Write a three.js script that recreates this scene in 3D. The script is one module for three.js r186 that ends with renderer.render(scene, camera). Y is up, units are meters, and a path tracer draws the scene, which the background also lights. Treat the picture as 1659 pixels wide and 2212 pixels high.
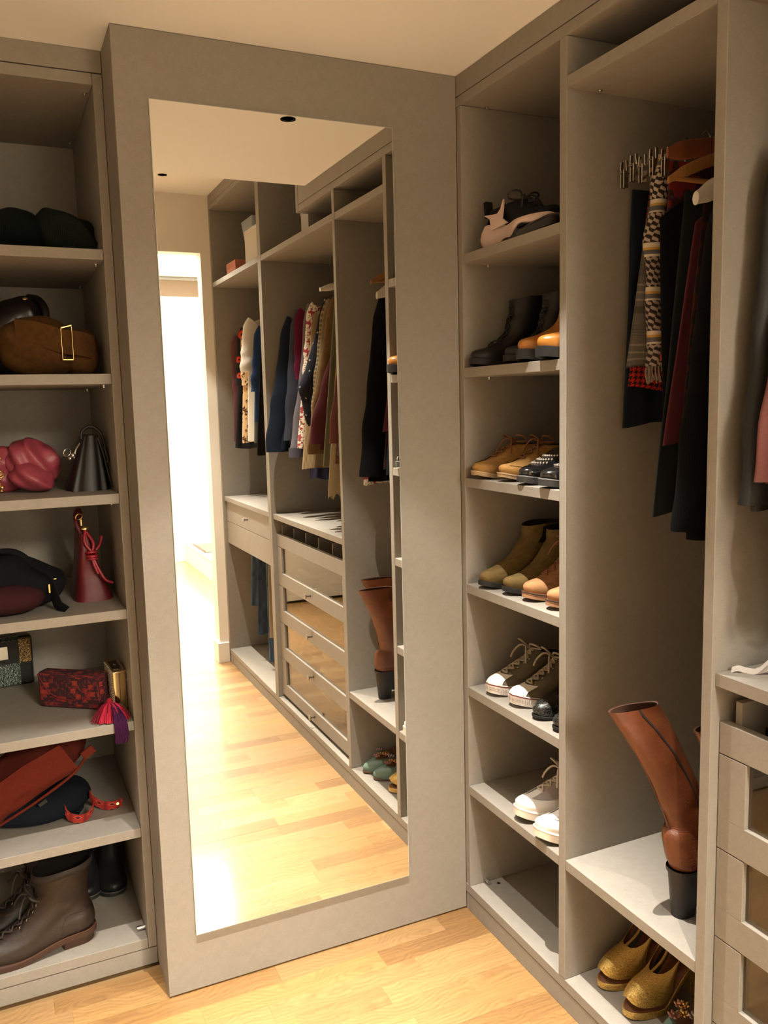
import * as THREE from 'three';
import { RoundedBoxGeometry } from 'three/addons/geometries/RoundedBoxGeometry.js';
import { mergeGeometries, mergeVertices } from 'three/addons/utils/BufferGeometryUtils.js';
import { RectAreaLightUniformsLib } from 'three/addons/lights/RectAreaLightUniformsLib.js';

// ---------- camera, exposure, light constants ----------
const scene = new THREE.Scene();
scene.background = new THREE.Color(0x000000);
const camera = new THREE.PerspectiveCamera(2 * Math.atan(1106 / 1830.78) * 180 / Math.PI, 1659 / 2212, 0.05, 30);
camera.position.set(-0.306, 1.5329, 2.1025);
camera.rotation.set(-0.1279, -0.4273, -0.0252, 'YXZ');
const renderer = new THREE.WebGLRenderer({ antialias: true });
renderer.toneMapping = THREE.LinearToneMapping;
renderer.toneMappingExposure = 1.1;
renderer.shadowMap.enabled = true;
RectAreaLightUniformsLib.init();
const BEAM_CD = 27, SPILL_CD = 6.5, SPOT_COLOR = new THREE.Color().setRGB(1, 0.93, 0.82), BEAM_ANGLE = 0.37, SPILL_ANGLE = 0.445;
// ceiling spots [x, z, ceiling height]
const LOW = 2.40, HIGH = 2.7235, STEP = 1.2304;
const SPOTS = [[0.582, 0.494, LOW], [0.13, 0.494, LOW], [-0.45, 0.494, LOW], [0.582, 1.47, HIGH], [-0.3, 1.47, HIGH], [0.58, 2.495, HIGH], [-0.3, 2.448, HIGH]];
const HALL_COLOR = new THREE.Color().setRGB(1, 0.9, 0.72), HALL_POWER = 100;
const hallLight = new THREE.RectAreaLight(HALL_COLOR, HALL_POWER, 1.4, 1.4);
hallLight.position.set(0.75, 2.775, 4.6); hallLight.lookAt(0.75, 0, 4.6); scene.add(hallLight);

// ---------- helpers ----------
let seed = 7;
function rnd() { seed = (seed * 1664525 + 1013904223) >>> 0; return seed / 4294967296; }
function rr(a, b) { return a + (b - a) * rnd(); }
const V = (x, y, z) => new THREE.Vector3(x, y, z);
const taken = {};
function numbered(n) { if (!(n in taken)) { taken[n] = 0; return n; } taken[n]++; return n + '_' + String(taken[n]).padStart(3, '0'); }
function tag(o, label, category, group, kind) {
  o.userData.label = label; if (category) o.userData.category = category; if (group) o.userData.group = group; if (kind) o.userData.kind = kind; return o;
}
function thing(name, label, category, pos = [0, 0, 0], turn = 0, group) {
  const o = new THREE.Group(); o.name = numbered(name); o.position.set(...pos); o.rotation.y = turn; scene.add(o);
  return tag(o, label, category, group);
}
function mesh(name, geo, mat, parent) {
  const m = new THREE.Mesh(Array.isArray(geo) ? merge(geo) : geo, mat); m.castShadow = m.receiveShadow = true;
  m.name = parent ? name : numbered(name); (parent || scene).add(m); return m;
}
function struct(name, geo, mat, parent) { const m = mesh(name, geo, mat, parent); if (!parent) m.userData.kind = 'structure'; return m; }
function merge(list) {
  return mergeGeometries(list.map(g => { const h = g.index ? g.toNonIndexed() : g.clone(); for (const k of Object.keys(h.attributes)) if (!['position', 'normal', 'uv'].includes(k)) h.deleteAttribute(k); return h; }));
}
// box-projected uv in metres
function boxUV(g, ox = 0, oy = 0) {
  const p = g.attributes.position, n = g.attributes.normal, uv = new Float32Array(p.count * 2);
  for (let i = 0; i < p.count; i++) {
    const ax = Math.abs(n.getX(i)), ay = Math.abs(n.getY(i)), az = Math.abs(n.getZ(i)); let u, v;
    if (ay >= ax && ay >= az) { u = p.getX(i); v = p.getZ(i); } else if (ax >= az) { u = p.getZ(i); v = p.getY(i); } else { u = p.getX(i); v = p.getY(i); }
    uv[2 * i] = u + ox; uv[2 * i + 1] = v + oy;
  }
  g.setAttribute('uv', new THREE.BufferAttribute(uv, 2)); return g;
}
// box from min corner to max corner with a small arris
function bx(x0, y0, z0, x1, y1, z1, r = 0.0012) {
  const w = x1 - x0, h = y1 - y0, d = z1 - z0;
  const g = r > 0 ? new RoundedBoxGeometry(w, h, d, 1, Math.min(r, w / 2.1, h / 2.1, d / 2.1)) : new THREE.BoxGeometry(w, h, d);
  g.translate((x0 + x1) / 2, (y0 + y1) / 2, (z0 + z1) / 2);
  return boxUV(g.index ? g.toNonIndexed() : g);
}
function tube(pts, r, seg = 24, rad = 6, closed = false) { return new THREE.TubeGeometry(new THREE.CatmullRomCurve3(pts.map(p => p.isVector3 ? p : V(...p)), closed), seg, r, rad, closed); }
function cyl(r0, r1, h, seg = 16) { return new THREE.CylinderGeometry(r0, r1, h, seg); }
// value noise
const PERM = new Uint8Array(512); { let s = seed; for (let i = 0; i < 512; i++) PERM[i] = rnd() * 256; }
function n2(x, y) {
  const xi = Math.floor(x), yi = Math.floor(y), fx = x - xi, fy = y - yi, u = fx * fx * (3 - 2 * fx), v = fy * fy * (3 - 2 * fy);
  const h = (a, b) => PERM[(PERM[a & 255] + b) & 511] / 255;
  return (h(xi, yi) * (1 - u) + h(xi + 1, yi) * u) * (1 - v) + (h(xi, yi + 1) * (1 - u) + h(xi + 1, yi + 1) * u) * v;
}
function n3(x, y, z) { return (n2(x + z * 1.7, y + 11.3) + n2(y + z * 2.3, x - 7.1) + n2(z * 1.1 + 3, x + y)) / 3; }
function dataTex(w, h, fn, srgb = true, wrap = true) {
  const d = new Uint8Array(w * h * 4);
  for (let y = 0; y < h; y++) for (let x = 0; x < w; x++) { const c = fn(x / w, y / h, x, y), i = 4 * (y * w + x); d[i] = c[0]; d[i + 1] = c[1]; d[i + 2] = c[2]; d[i + 3] = 255; }
  const t = new THREE.DataTexture(d, w, h); t.magFilter = THREE.LinearFilter; t.minFilter = THREE.LinearMipmapLinearFilter; t.generateMipmaps = true;
  if (wrap) t.wrapS = t.wrapT = THREE.RepeatWrapping; if (srgb) t.colorSpace = THREE.SRGBColorSpace; t.needsUpdate = true; return t;
}
function rep(t, u, v) { const c = t.clone(); c.repeat.set(u, v); c.needsUpdate = true; return c; }
const lin = (r, g, b) => new THREE.Color().setRGB(r, g, b);
function std(color, roughness = 0.8, o = {}) { return new THREE.MeshStandardMaterial({ color: Array.isArray(color) ? lin(...color) : color, roughness, side: THREE.DoubleSide, ...o }); }

// ---------- materials of the room ----------
const linenTex = dataTex(512, 512, (u, v, x, y) => {
  const t = 236 + 10 * (PERM[(x * 7 + PERM[y & 255]) & 511] / 255 - 0.5) + 12 * (n2(x * 0.09, y * 0.7) - 0.5) + 12 * (n2(x * 0.7, y * 0.09) - 0.5) + 8 * (n2(x * 0.03, y * 0.03) - .5);
  return [t, t * 0.992, t * 0.98];
});
const linen = std([0.32, 0.296, 0.262], 0.62, { map: rep(linenTex, 4, 4) });
const linenBump = linen;
const plaster = std([0.88, 0.88, 0.86], 0.95);
const wallPaint = std([0.84, 0.8, 0.72], 0.9);
const white = std([0.82, 0.8, 0.76], 0.7);
const blackMetal = std([0.012, 0.012, 0.014], 0.5, { metalness: 0.3 });
const chrome = std([0.75, 0.73, 0.7], 0.22, { metalness: 1 });
const steelDark = std([0.3, 0.28, 0.25], 0.35, { metalness: 1 });
const gold = std([0.83, 0.6, 0.25], 0.25, { metalness: 1 });
const grainTex = dataTex(1024, 256, (u, v, x, y) => {
  const wob = 3.2 * n2(u * 6, v * 4) + 0.8 * n2(u * 24, v * 9);
  const g1 = n2(u * 10, v * 60 + wob), g2 = n2(u * 40 + 9, v * 230), ring = 0.5 + 0.5 * Math.sin((v * 26 + wob * 2.2) * 6.283);
  const pore = n2(u * 90, v * 300) > 0.8 ? -16 : 0;
  const t = 226 + 24 * (g1 - 0.5) + 12 * (g2 - 0.5) - 15 * ring * ring + pore;
  return [t, t * 0.985 - 3 * ring, t * 0.955 - 6 * ring];
});
const woodTones = [[0.70, 0.44, 0.185], [0.63, 0.385, 0.155], [0.76, 0.50, 0.23], [0.57, 0.335, 0.13], [0.67, 0.43, 0.20], [0.80, 0.545, 0.265], [0.50, 0.29, 0.115], [0.72, 0.46, 0.175]]
  .map(c => new THREE.MeshPhysicalMaterial({ color: lin(c[0] * 0.56, c[1] * 0.515, c[2] * 0.45), map: grainTex, roughness: 0.55, clearcoat: 0.4, clearcoatRoughness: 0.12, bumpMap: grainTex, bumpScale: 0.0002 }));

// ---------- room shell ----------
const W = 0.8934, XB = 1.45, END = 2.856, LEFT = -1.12, DL = 0.1647;
function slab(shapePts, holes, y0, y1) { // horizontal slab from an x,z outline
  const s = new THREE.Shape(shapePts.map(p => new THREE.Vector2(p[0], -p[1])));
  for (const [x, z, r] of holes) { const h = new THREE.Path(); h.absarc(x, -z, r, 0, Math.PI * 2, true); s.holes.push(h); }
  const g = new THREE.ExtrudeGeometry(s, { depth: y1 - y0, bevelEnabled: false, curveSegments: 24 }); g.rotateX(-Math.PI / 2); g.translate(0, y0, 0); return g;
}
const rect = (x0, z0, x1, z1) => [[x0, z0], [x1, z0], [x1, z1], [x0, z1]];
const ceiling = struct('ceiling', [
  slab(rect(LEFT - 0.1, -0.86, XB + 0.2, STEP), SPOTS.filter(s => s[2] === LOW).map(s => [s[0], s[1], 0.02]), LOW, LOW + 0.06),
  slab(rect(LEFT - 0.1, STEP, XB + 0.2, END + 0.1), SPOTS.filter(s => s[2] === HIGH).map(s => [s[0], s[1], 0.02]), HIGH, HIGH + 0.06),
  bx(LEFT - 0.1, LOW + 0.06, STEP - 0.04, XB + 0.2, HIGH + 0.06, STEP, 0)], plaster);
struct('wall_back', bx(LEFT - 0.1, -0.1, -0.86, XB + 0.2, 2.46, -0.78, 0), wallPaint);
struct('wall_right', bx(XB + 0.06, -0.1, -0.78, XB + 0.2, HIGH + 0.06, END + 0.1, 0), wallPaint);
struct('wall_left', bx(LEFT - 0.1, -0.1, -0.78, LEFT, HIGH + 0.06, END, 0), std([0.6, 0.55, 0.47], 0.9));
// end wall with a wide doorway x -0.4 .. 0.838, height 2.405
struct('wall_end', [bx(LEFT - 0.1, -0.1, END, -0.4, HIGH + 0.06, END + 0.1, 0), bx(0.838, -0.1, END, XB + 0.2, HIGH + 0.06, END + 0.1, 0), bx(-0.4, 2.405, END, 0.838, HIGH + 0.06, END + 0.1, 0)], wallPaint);
struct('baseboard_end', [bx(0.8235, 0, END - 0.014, W - 0.0015, 0.122, END + 0.1, 0.002)], white);
// hall beyond the doorway
struct('wall_hall_right', bx(2.3, -0.1, END + 0.1, 2.4, 2.9, 6.6, 0), white);
struct('wall_hall_left', bx(-1.5, -0.1, END + 0.1, -1.4, 2.9, 6.6, 0), white);
struct('wall_hall_far', bx(-1.5, -0.1, 6.5, 2.4, 2.9, 6.6, 0), white);
struct('trim_hall', bx(-1.4, 2.62, 6.38, 2.3, 2.76, 6.5, 0.004), std([0.115, 0.082, 0.055], 0.8));
struct('ceiling_hall', slab(rect(-1.5, END + 0.1, 2.4, 6.6), [], 2.8, 2.9), plaster);
struct('wall_hall_partition', bx(-1.4, 0.022, 4.09, 0.45, 2.799, 4.2, 0.002), white);
struct('baseboard_hall', bx(-1.4, 0, 4.11, 0.43, 0.022, 4.19, 0), blackMetal);
// floor: oak strips, each its own part
const floor = struct('floor', bx(-1.5, -0.1, -0.86, 2.4, -0.012, 6.6, 0), std([0.25, 0.15, 0.06], 0.9));
{
  const SW = 0.0693, geos = [], lens = [0.24, 0.3, 0.36, 0.42, 0.5, 0.58];
  for (let k = 0; k < 18; k++) { const L = lens[k % 6]; const g = bx(-L / 2, -0.012, -SW / 2, L / 2, 0, SW / 2, 0); boxUV(g, k * 0.37, k * 0.171); 
    const uv = g.attributes.uv; for (let i = 0; i < uv.count; i++) uv.setXY(i, uv.getX(i) * 0.9, uv.getY(i) * 3.2); geos.push(g); }
  const rest = []; let count = 0;
  for (let r = 0; r < 94; r++) {
    const z = -0.105 + r * SW; let x = LEFT - 0.02 - rnd() * 0.3; if (z > END) x = -1.4 - rnd() * 0.3;
    const xEnd = z > END + .1 ? 2.35 : W + 0.012;
    while (x < xEnd) {
      const k = Math.floor(rnd() * 18), L = lens[k % 6], tone = Math.floor(Math.pow(rnd(), 1.4) * 8) % 8, mat = woodTones[tone];
      if (x + L > -1.6) {
        if (z < END + 0.03) { const m = mesh('plank', geos[k], mat, floor); m.position.set(x + L / 2, (rnd() - 0.5) * 0.0005, z); m.scale.set((L - 0.0003) / L, 1, 0.9965); count++; }
        else { const g = geos[k].clone(); g.translate(x + L / 2, 0, z); rest.push(g); }
      }
      x += L;
    }
  }
  const m = mesh('hall_planks', rest, woodTones[0], floor); m.userData.kind = 'stuff';
}
// ceiling spots: black can in a hole, small glowing emitter deep inside, spot just below it
const glow = new THREE.MeshStandardMaterial({ color: 0x000000, emissive: SPOT_COLOR, emissiveIntensity: 1.5 });
SPOTS.forEach(([x, z, h], i) => {
  const where = ['over the right cupboards, near the mirror panel', 'over the mirror panel, second from right cupboards', 'over the left shelves', 'over the drawer cupboard on the raised ceiling', 'beside the left wall on the raised ceiling', 'before the end wall on the raised ceiling', 'before the end wall, away from the cupboards'][i];
  const t = thing('ceiling_spotlight', 'small black recessed ceiling spot ' + where, 'spotlight', [x, h, z]);
  const ring = new THREE.LatheGeometry([[0.0195, 0.055], [0.0195, 0.001], [0.0215, -0.002], [0.0235, -0.002], [0.0235, -0.0002]].map(p => new THREE.Vector2(...p)), 32);
  mesh('housing', [ring, new THREE.CircleGeometry(0.0196, 24).rotateX(Math.PI / 2).translate(0, 0.055, 0)], new THREE.MeshPhysicalMaterial({ color: 0x030303, roughness: 0.95, specularIntensity: 0.1, side: THREE.DoubleSide }), t);
  const bulb = mesh('bulb', new THREE.CircleGeometry(0.006, 20).rotateX(Math.PI / 2), glow, t); bulb.position.y = 0.016; bulb.castShadow = false;
  for (const [cd, angle, soft] of [[BEAM_CD, BEAM_ANGLE, 1], [SPILL_CD, SPILL_ANGLE, 0.14]]) { const L = new THREE.SpotLight(SPOT_COLOR, cd, 0, angle, soft, 2); L.position.set(0, 0.010, 0); L.target.position.set(0, -1, 0); L.castShadow = true; L.shadow.radius = 0.28; L.shadow.mapSize.set(1024, 1024); L.shadow.camera.near = 0.01;
  t.add(L); t.add(L.target); }
});
{ // hall ceiling panel that floods the next room
  const t = thing('ceiling_panel_light', 'bright square ceiling light in the hall beyond the doorway', 'ceiling light', [0.75, 2.8, 4.6]);
  mesh('frame', bx(-0.74, -0.02, -0.74, 0.74, -0.001, 0.74, 0.002), white, t);
  mesh('diffuser', bx(-0.7, -0.0215, -0.7, 0.7, -0.0195, 0.7, 0), new THREE.MeshStandardMaterial({ color: 0x222222, emissive: HALL_COLOR, emissiveIntensity: 6 }), t);
}
// ---------- built-in cupboards ----------
const TH = 0.026, LEV = [1.930, 1.624, 1.318, 1.012, 0.706, 0.402], BOT = 0.083, TOPU = 2.318;
const WF = W; // front plane of the right cupboards
// mirror panel
{
  const t = thing('wall_panel', 'tall taupe linen-finish board panel carrying the long mirror', 'panel', [0, 0, 0]);
  mesh('front_board', bx(0.0, 0.004, -0.024, W + 0.0018, LOW - 0.001, 0, 0.0015), linen, t);
  mesh('side_board', bx(0.0, 0.004, -DL - 0.02, 0.02, LOW - 0.001, -0.0245, 0.001), linen, t);
  const m = thing('mirror', 'tall frameless mirror fixed on the taupe panel', 'mirror', [0, 0, 0]);
  mesh('glass', bx(0.0785, 0.1600, 0.0003, 0.6990, 2.2440, 0.006, 0), new THREE.MeshPhysicalMaterial({ color: lin(0.93, 0.92, 0.88), metalness: 1, roughness: 0.0 }), m);
  const e = 0.0016;
  mesh('edge', [bx(0.0785 - e, 0.16 - e, 0.0003, 0.6990 + e, 0.16, 0.0058, 0), bx(0.0785 - e, 2.244, 0.0003, 0.699 + e, 2.244 + e, 0.0058, 0), bx(0.0785 - e, 0.16, 0.0003, 0.0785, 2.244, 0.0058, 0), bx(0.699, 0.16, 0.0003, 0.699 + e, 2.244, 0.0058, 0)], std([0.5, 0.52, 0.45], 0.2), m);
}
function pin(parent, x, y, z) { const g = [cyl(0.006, 0.006, 0.004, 10).translate(x, y, z), cyl(0.0035, 0.0035, 0.007, 8).translate(x, y - 0.003, z)]; return mesh('shelf_pin', g, chrome, parent); }
// left open shelves, front plane z = -DL
{
  const zf = -DL, zb = -0.722, x0 = -1.08, x1 = -0.001;
  const t = thing('shelving_unit', 'taupe open shelving left of the mirror panel holding handbags', 'shelving');
  mesh('side_panel', bx(x1 - 0.023, 0.05, zb, x1, 2.345, zf, 0.0015), linen, t);
  mesh('side_panel', bx(x0, 0.05, zb, x0 + 0.024, 2.345, zf, 0.0015), linen, t);
  mesh('back_panel', bx(x0, 0.05, zb - 0.01, x1, 2.345, zb, 0), linen, t);
  for (const y of LEV) mesh('shelf', bx(x0 + 0.0245, y - TH, zb + 0.001, x1 - 0.0235, y, zf - 0.0005, 0.0014), linen, t);
  mesh('bottom_board', bx(x0 + 0.0245, 0.05, zb + 0.001, x1 - 0.0235, 0.0785, zf - 0.0005, 0.0014), linen, t);
  mesh('top_board', bx(x0 + 0.0245, TOPU, zb + 0.001, x1 - 0.0235, 2.345, zf - 0.0005, 0.0012), linen, t);
  mesh('plinth', bx(x0, 0.0, zf - 0.02, x1, 0.0475, zf - 0.0015, 0.0012), linen, t);
  mesh('fascia', bx(x0, 2.3475, zf - 0.02, x1, LOW - 0.0005, zf - 0.001, 0.001), linen, t);
  for (const y of [TOPU, ...LEV.map(v => v - TH)]) for (const z of [zf - 0.06, zb + 0.07]) pin(t, x1 - 0.036, y - 0.0015, z);
  mesh('shelf_pin', [cyl(0.006, 0.006, 0.022, 10).rotateZ(Math.PI / 2).translate(x1 - 0.034, 0.087, zf - 0.047)], chrome, t);
}
// right cupboards
const xb = XB + 0.03;
function shelfR(t, y, z0, z1, rec = 0.0008) { return mesh('shelf', bx(W + rec, y - TH, z0 + 0.0005, xb, y, z1 - 0.0005, 0.0014), linen, t); }
const Z = { a0: 0.0125, a1: 0.0265, d1a: 0.4665, d1b: 0.4925, d2a: 0.921, d2b: 0.946, d3a: 1.872, d3b: 1.922, e0: 2.831, e1: 2.8545 };
{
  const t = thing('shoe_cupboard', 'narrow taupe cupboard of shoe shelves beside the mirror panel', 'cupboard');
  mesh('side_panel', bx(W + 0.0005, BOT, Z.a0, xb, TOPU, Z.a1, 0.0018), linen, t);
  mesh('filler_strip', bx(W + 0.0022, BOT + 0.0005, 0.0003, W + 0.03, TOPU, Z.a0 - 0.0002, 0.0006), linen, t);
  mesh('divider', bx(W, BOT + 0.0005, Z.d1a, xb, TOPU, Z.d1b, 0.0018), linen, t);
  mesh('back_panel', bx(xb, 0.05, 0.0, xb + 0.01, 2.345, 0.48, 0), linen, t);
  for (const y of LEV) shelfR(t, y, Z.a1, Z.d1a);
  for (const y of [TOPU, ...LEV.map(v => v - TH)]) pin(t, W + 0.075, y - 0.0015, Z.a1 + 0.012);
  mesh('shelf_pin', [cyl(0.006, 0.006, 0.02, 10).rotateX(Math.PI / 2).translate(W + 0.055, BOT + 0.008, Z.a1 + 0.01)], chrome, t);
  mesh('pin_hole', [cyl(0.005, 0.005, 0.001, 14).translate(W + 0.085, BOT + 0.0008, Z.a1 + 0.024)], blackMetal, t);
}
{
  const t = thing('hanging_cupboard', 'taupe hanging cupboard with skirts above tall brown boots', 'cupboard');
  shelfR(t, 2.234, Z.d1b, Z.d2a); shelfR(t, 0.404, Z.d1b, Z.d2a);
  mesh('divider', bx(W, BOT + 0.0005, Z.d2a, xb, TOPU, Z.d2b, 0.0018), linen, t);
  mesh('back_panel', bx(xb, 0.05, 0.481, xb + 0.01, 2.345, 0.934, 0), linen, t);
  mesh('hanging_rail', cyl(0.0125, 0.0125, Z.d2a - Z.d1b, 16).rotateX(Math.PI / 2).translate(W + 0.29, 2.05, (Z.d1b + Z.d2a) / 2), chrome, t);
  pin(t, W + 0.075, 2.234 - TH - 0.0015, Z.d1b + 0.02);
}
const FT = 0.022; // how far drawer fronts lie behind the cupboard edge
function knob(parent, y, z) { // short stem and flat round head
  const g = new THREE.LatheGeometry([[0, 0.026], [0.011, 0.026], [0.0125, 0.0245], [0.0125, 0.0225], [0.009, 0.0205], [0.0045, 0.0195], [0.0045, 0.003], [0.006, 0], [0, 0]].map(p => new THREE.Vector2(...p)), 20);
  g.rotateZ(Math.PI / 2); g.translate(W + FT, y, z); return mesh('knob', g, steelDark, parent);
}
{
  const z0 = Z.d2b, z1 = Z.d3a, t = thing('drawer_cupboard', 'taupe cupboard with glass-fronted drawers under hanging clothes', 'cupboard');
  shelfR(t, 1.010, z0, z1, 0.009); shelfR(t, 2.236, z0, z1);
  mesh('divider', bx(W, BOT + 0.0005, z1, xb, 2.640, (Z.d3a + Z.d3b) / 2 - 0.0003, 0.0018), linen, t);
  mesh('back_panel', bx(xb, 0.05, 0.935, xb + 0.01, 2.66, 1.89, 0), linen, t);
  mesh('hanging_rail', cyl(0.0125, 0.0125, z1 - z0, 16).rotateX(Math.PI / 2).translate(W + 0.29, 2.05, (z0 + z1) / 2), chrome, t);
  mesh('end_panel', bx(W, TOPU, 1.317, xb, HIGH - 0.0005, 1.346, 0.0012), linen, t); // closes the end of the lower top boards
  // open accessory tray
  const tr = mesh('tray_drawer', [bx(W + FT, 0.850, z0 + 0.002, W + FT + 0.02, 0.912, z1 - 0.002, 0.0012)], linen, t);
  mesh('tray_box', [bx(W + FT + 0.021, 0.852, z0 + 0.02, xb - 0.06, 0.858, z1 - 0.02, 0), bx(W + FT + 0.021, 0.858, z0 + 0.02, xb - 0.06, 0.955, z0 + 0.035, 0.001), bx(W + FT + 0.021, 0.858, z1 - 0.035, xb - 0.06, 0.955, z1 - 0.02, 0.001)], linen, tr);
  for (let k = 0; k < 5; k++) { const z = z0 + 0.105 + k * (z1 - z0 - 0.14) / 4.6; mesh('partition', bx(W + FT + 0.045, 0.8585, z, xb - 0.065, 0.948, z + 0.012, 0.001), linen, tr); }
  const DRAWERS = [[0.658, 0.848, 0.722], [0.472, 0.656, 0.536], [0.286, 0.470, 0.349], [0.100, 0.284, 0.160]];
  const glass = new THREE.MeshPhysicalMaterial({ color: lin(0.78, 0.74, 0.68), roughness: 0.015, transmission: 1, thickness: 0, ior: 1.52 });
  for (const [y0, y1, yw] of DRAWERS) {
    const f0 = W + FT, f1 = W + FT + 0.02;
    const d = mesh('drawer', [bx(f0, y0, z0 + 0.002, f1, yw, z1 - 0.002, 0.0012), bx(f0, yw - 0.0005, z0 + 0.002, f1, y1, z0 + 0.067, 0.0012), bx(f0, yw - 0.0005, z1 - 0.067, f1, y1, z1 - 0.002, 0.0012)], linen, t);
    mesh('glass_pane', bx(f0 + 0.009, yw + 0.0005, z0 + 0.068, f0 + 0.013, y1 - 0.0005, z1 - 0.068, 0), glass, d);
    mesh('drawer_box', [bx(f1 + 0.001, y0 + 0.012, z0 + 0.02, xb - 0.05, y0 + 0.02, z1 - 0.02, 0), bx(f1 + 0.001, y0 + 0.0205, z0 + 0.02, xb - 0.05, y1 - 0.05, z0 + 0.034, 0), bx(f1 + 0.001, y0 + 0.0205, z1 - 0.034, xb - 0.05, y1 - 0.05, z1 - 0.02, 0), bx(xb - 0.049, y0 + 0.012, z0 + 0.02, xb - 0.037, y1 - 0.05, z1 - 0.02, 0)], linen, d);
    knob(d, (y0 + yw) / 2 + 0.002, (z0 + z1) / 2 - 0.005);
  }
}
{
  const z0 = Z.d3b, z1 = Z.e0, t = thing('end_cupboard', 'taupe end cupboard with plain drawers and hanging jeans by doorway', 'cupboard');
  mesh('divider', bx(W, BOT + 0.0005, (Z.d3a + Z.d3b) / 2 + 0.0003, xb, 2.640, z0, 0.0018), linen, t);
  mesh('side_panel', bx(W, BOT + 0.0005, z1, xb, 2.640, Z.e1, 0.0018), linen, t);
  mesh('back_panel', bx(xb, 0.05, 1.891, xb + 0.01, 2.66, Z.e1, 0), linen, t);
  shelfR(t, 1.010, z0, z1, 0.009); shelfR(t, 2.238, z0, z1);
  mesh('hanging_rail', cyl(0.0125, 0.0125, z1 - z0, 16).rotateX(Math.PI / 2).translate(W + 0.29, 2.02, (z0 + z1) / 2), chrome, t);
  mesh('trouser_rail', cyl(0.0085, 0.0085, z1 - z0, 12).rotateX(Math.PI / 2).translate(W + 0.24, 0.80, (z0 + z1) / 2), chrome, t);
  const d = mesh('drawer', bx(W + 0.019, 0.8645, z0 + 0.002, W + 0.039, 0.981, z1 - 0.002, 0.0012), linen, t);
  const k = knob(d, 0.922, (z0 + z1) / 2); k.position.x = -0.003;
  mesh('drawer_front', bx(W + 0.019, 0.733, z0 + 0.002, W + 0.039, 0.862, z1 - 0.002, 0.0012), linen, t);
}
// boards that run the whole length
{
  const p = tag(mesh('base_board', [bx(W + 0.0005, 0.056, 0.0005, xb, BOT, Z.e1, 0.0014), bx(W + 0.002, 0.0, 0.0005, W + 0.022, 0.0535, Z.e1, 0.0012)], linen), 'long taupe base board and plinth under the right cupboards', 'plinth');
  tag(mesh('top_board', [bx(W + 0.0008, TOPU + 0.0005, 0.0005, xb, 2.344, 1.3165, 0.0012)], linen), 'taupe top board over the shoe and skirt cupboards', 'board');
  tag(mesh('fascia_board', [bx(W + 0.0015, 2.3465, 0.0005, W + 0.021, LOW - 0.0005, STEP, 0.001), bx(W + 0.0015, 2.3465, STEP - 0.001, W + 0.021, 2.46, 1.3165, 0.001)], linen), 'taupe strip closing the gap under the low ceiling above cupboards', 'board');
  tag(mesh('top_board', [bx(W + 0.0008, 2.6405, 1.347, xb, 2.666, Z.e1, 0.0012)], linen), 'taupe top board under the raised ceiling at doorway end', 'board');
  tag(mesh('fascia_board', [bx(W + 0.0015, 2.6685, 1.347, W + 0.021, HIGH - 0.0005, Z.e1, 0.001)], linen), 'taupe strip under the raised ceiling above the end cupboard', 'board');
}
// ---------- builders for soft things ----------
const lerp = (a, b, t) => a + (b - a) * t, clamp = (x, a = 0, b = 1) => Math.min(b, Math.max(a, x));
const sstep = (a, b, x) => { const t = clamp((x - a) / (b - a)); return t * t * (3 - 2 * t); };
// smooth curve through [t, v] keys
function key(keys, t) {
  const n = keys.length; if (t <= keys[0][0]) return keys[0][1]; if (t >= keys[n - 1][0]) return keys[n - 1][1];
  let i = 0; while (t > keys[i + 1][0]) i++;
  const [x0, y0] = keys[i], [x1, y1] = keys[i + 1], h = x1 - x0, d = (y1 - y0) / h;
  const dl = i > 0 ? (y0 - keys[i - 1][1]) / (x0 - keys[i - 1][0]) : d, dr = i < n - 2 ? (keys[i + 2][1] - y1) / (keys[i + 2][0] - x1) : d;
  const m0 = dl * d <= 0 ? 0 : (dl + d) / 2, m1 = dr * d <= 0 ? 0 : (dr + d) / 2, s = (t - x0) / h, s2 = s * s, s3 = s2 * s;
  return y0 * (2 * s3 - 3 * s2 + 1) + h * m0 * (s3 - 2 * s2 + s) + y1 * (3 * s2 - 2 * s3) + h * m1 * (s3 - s2);
}
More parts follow.
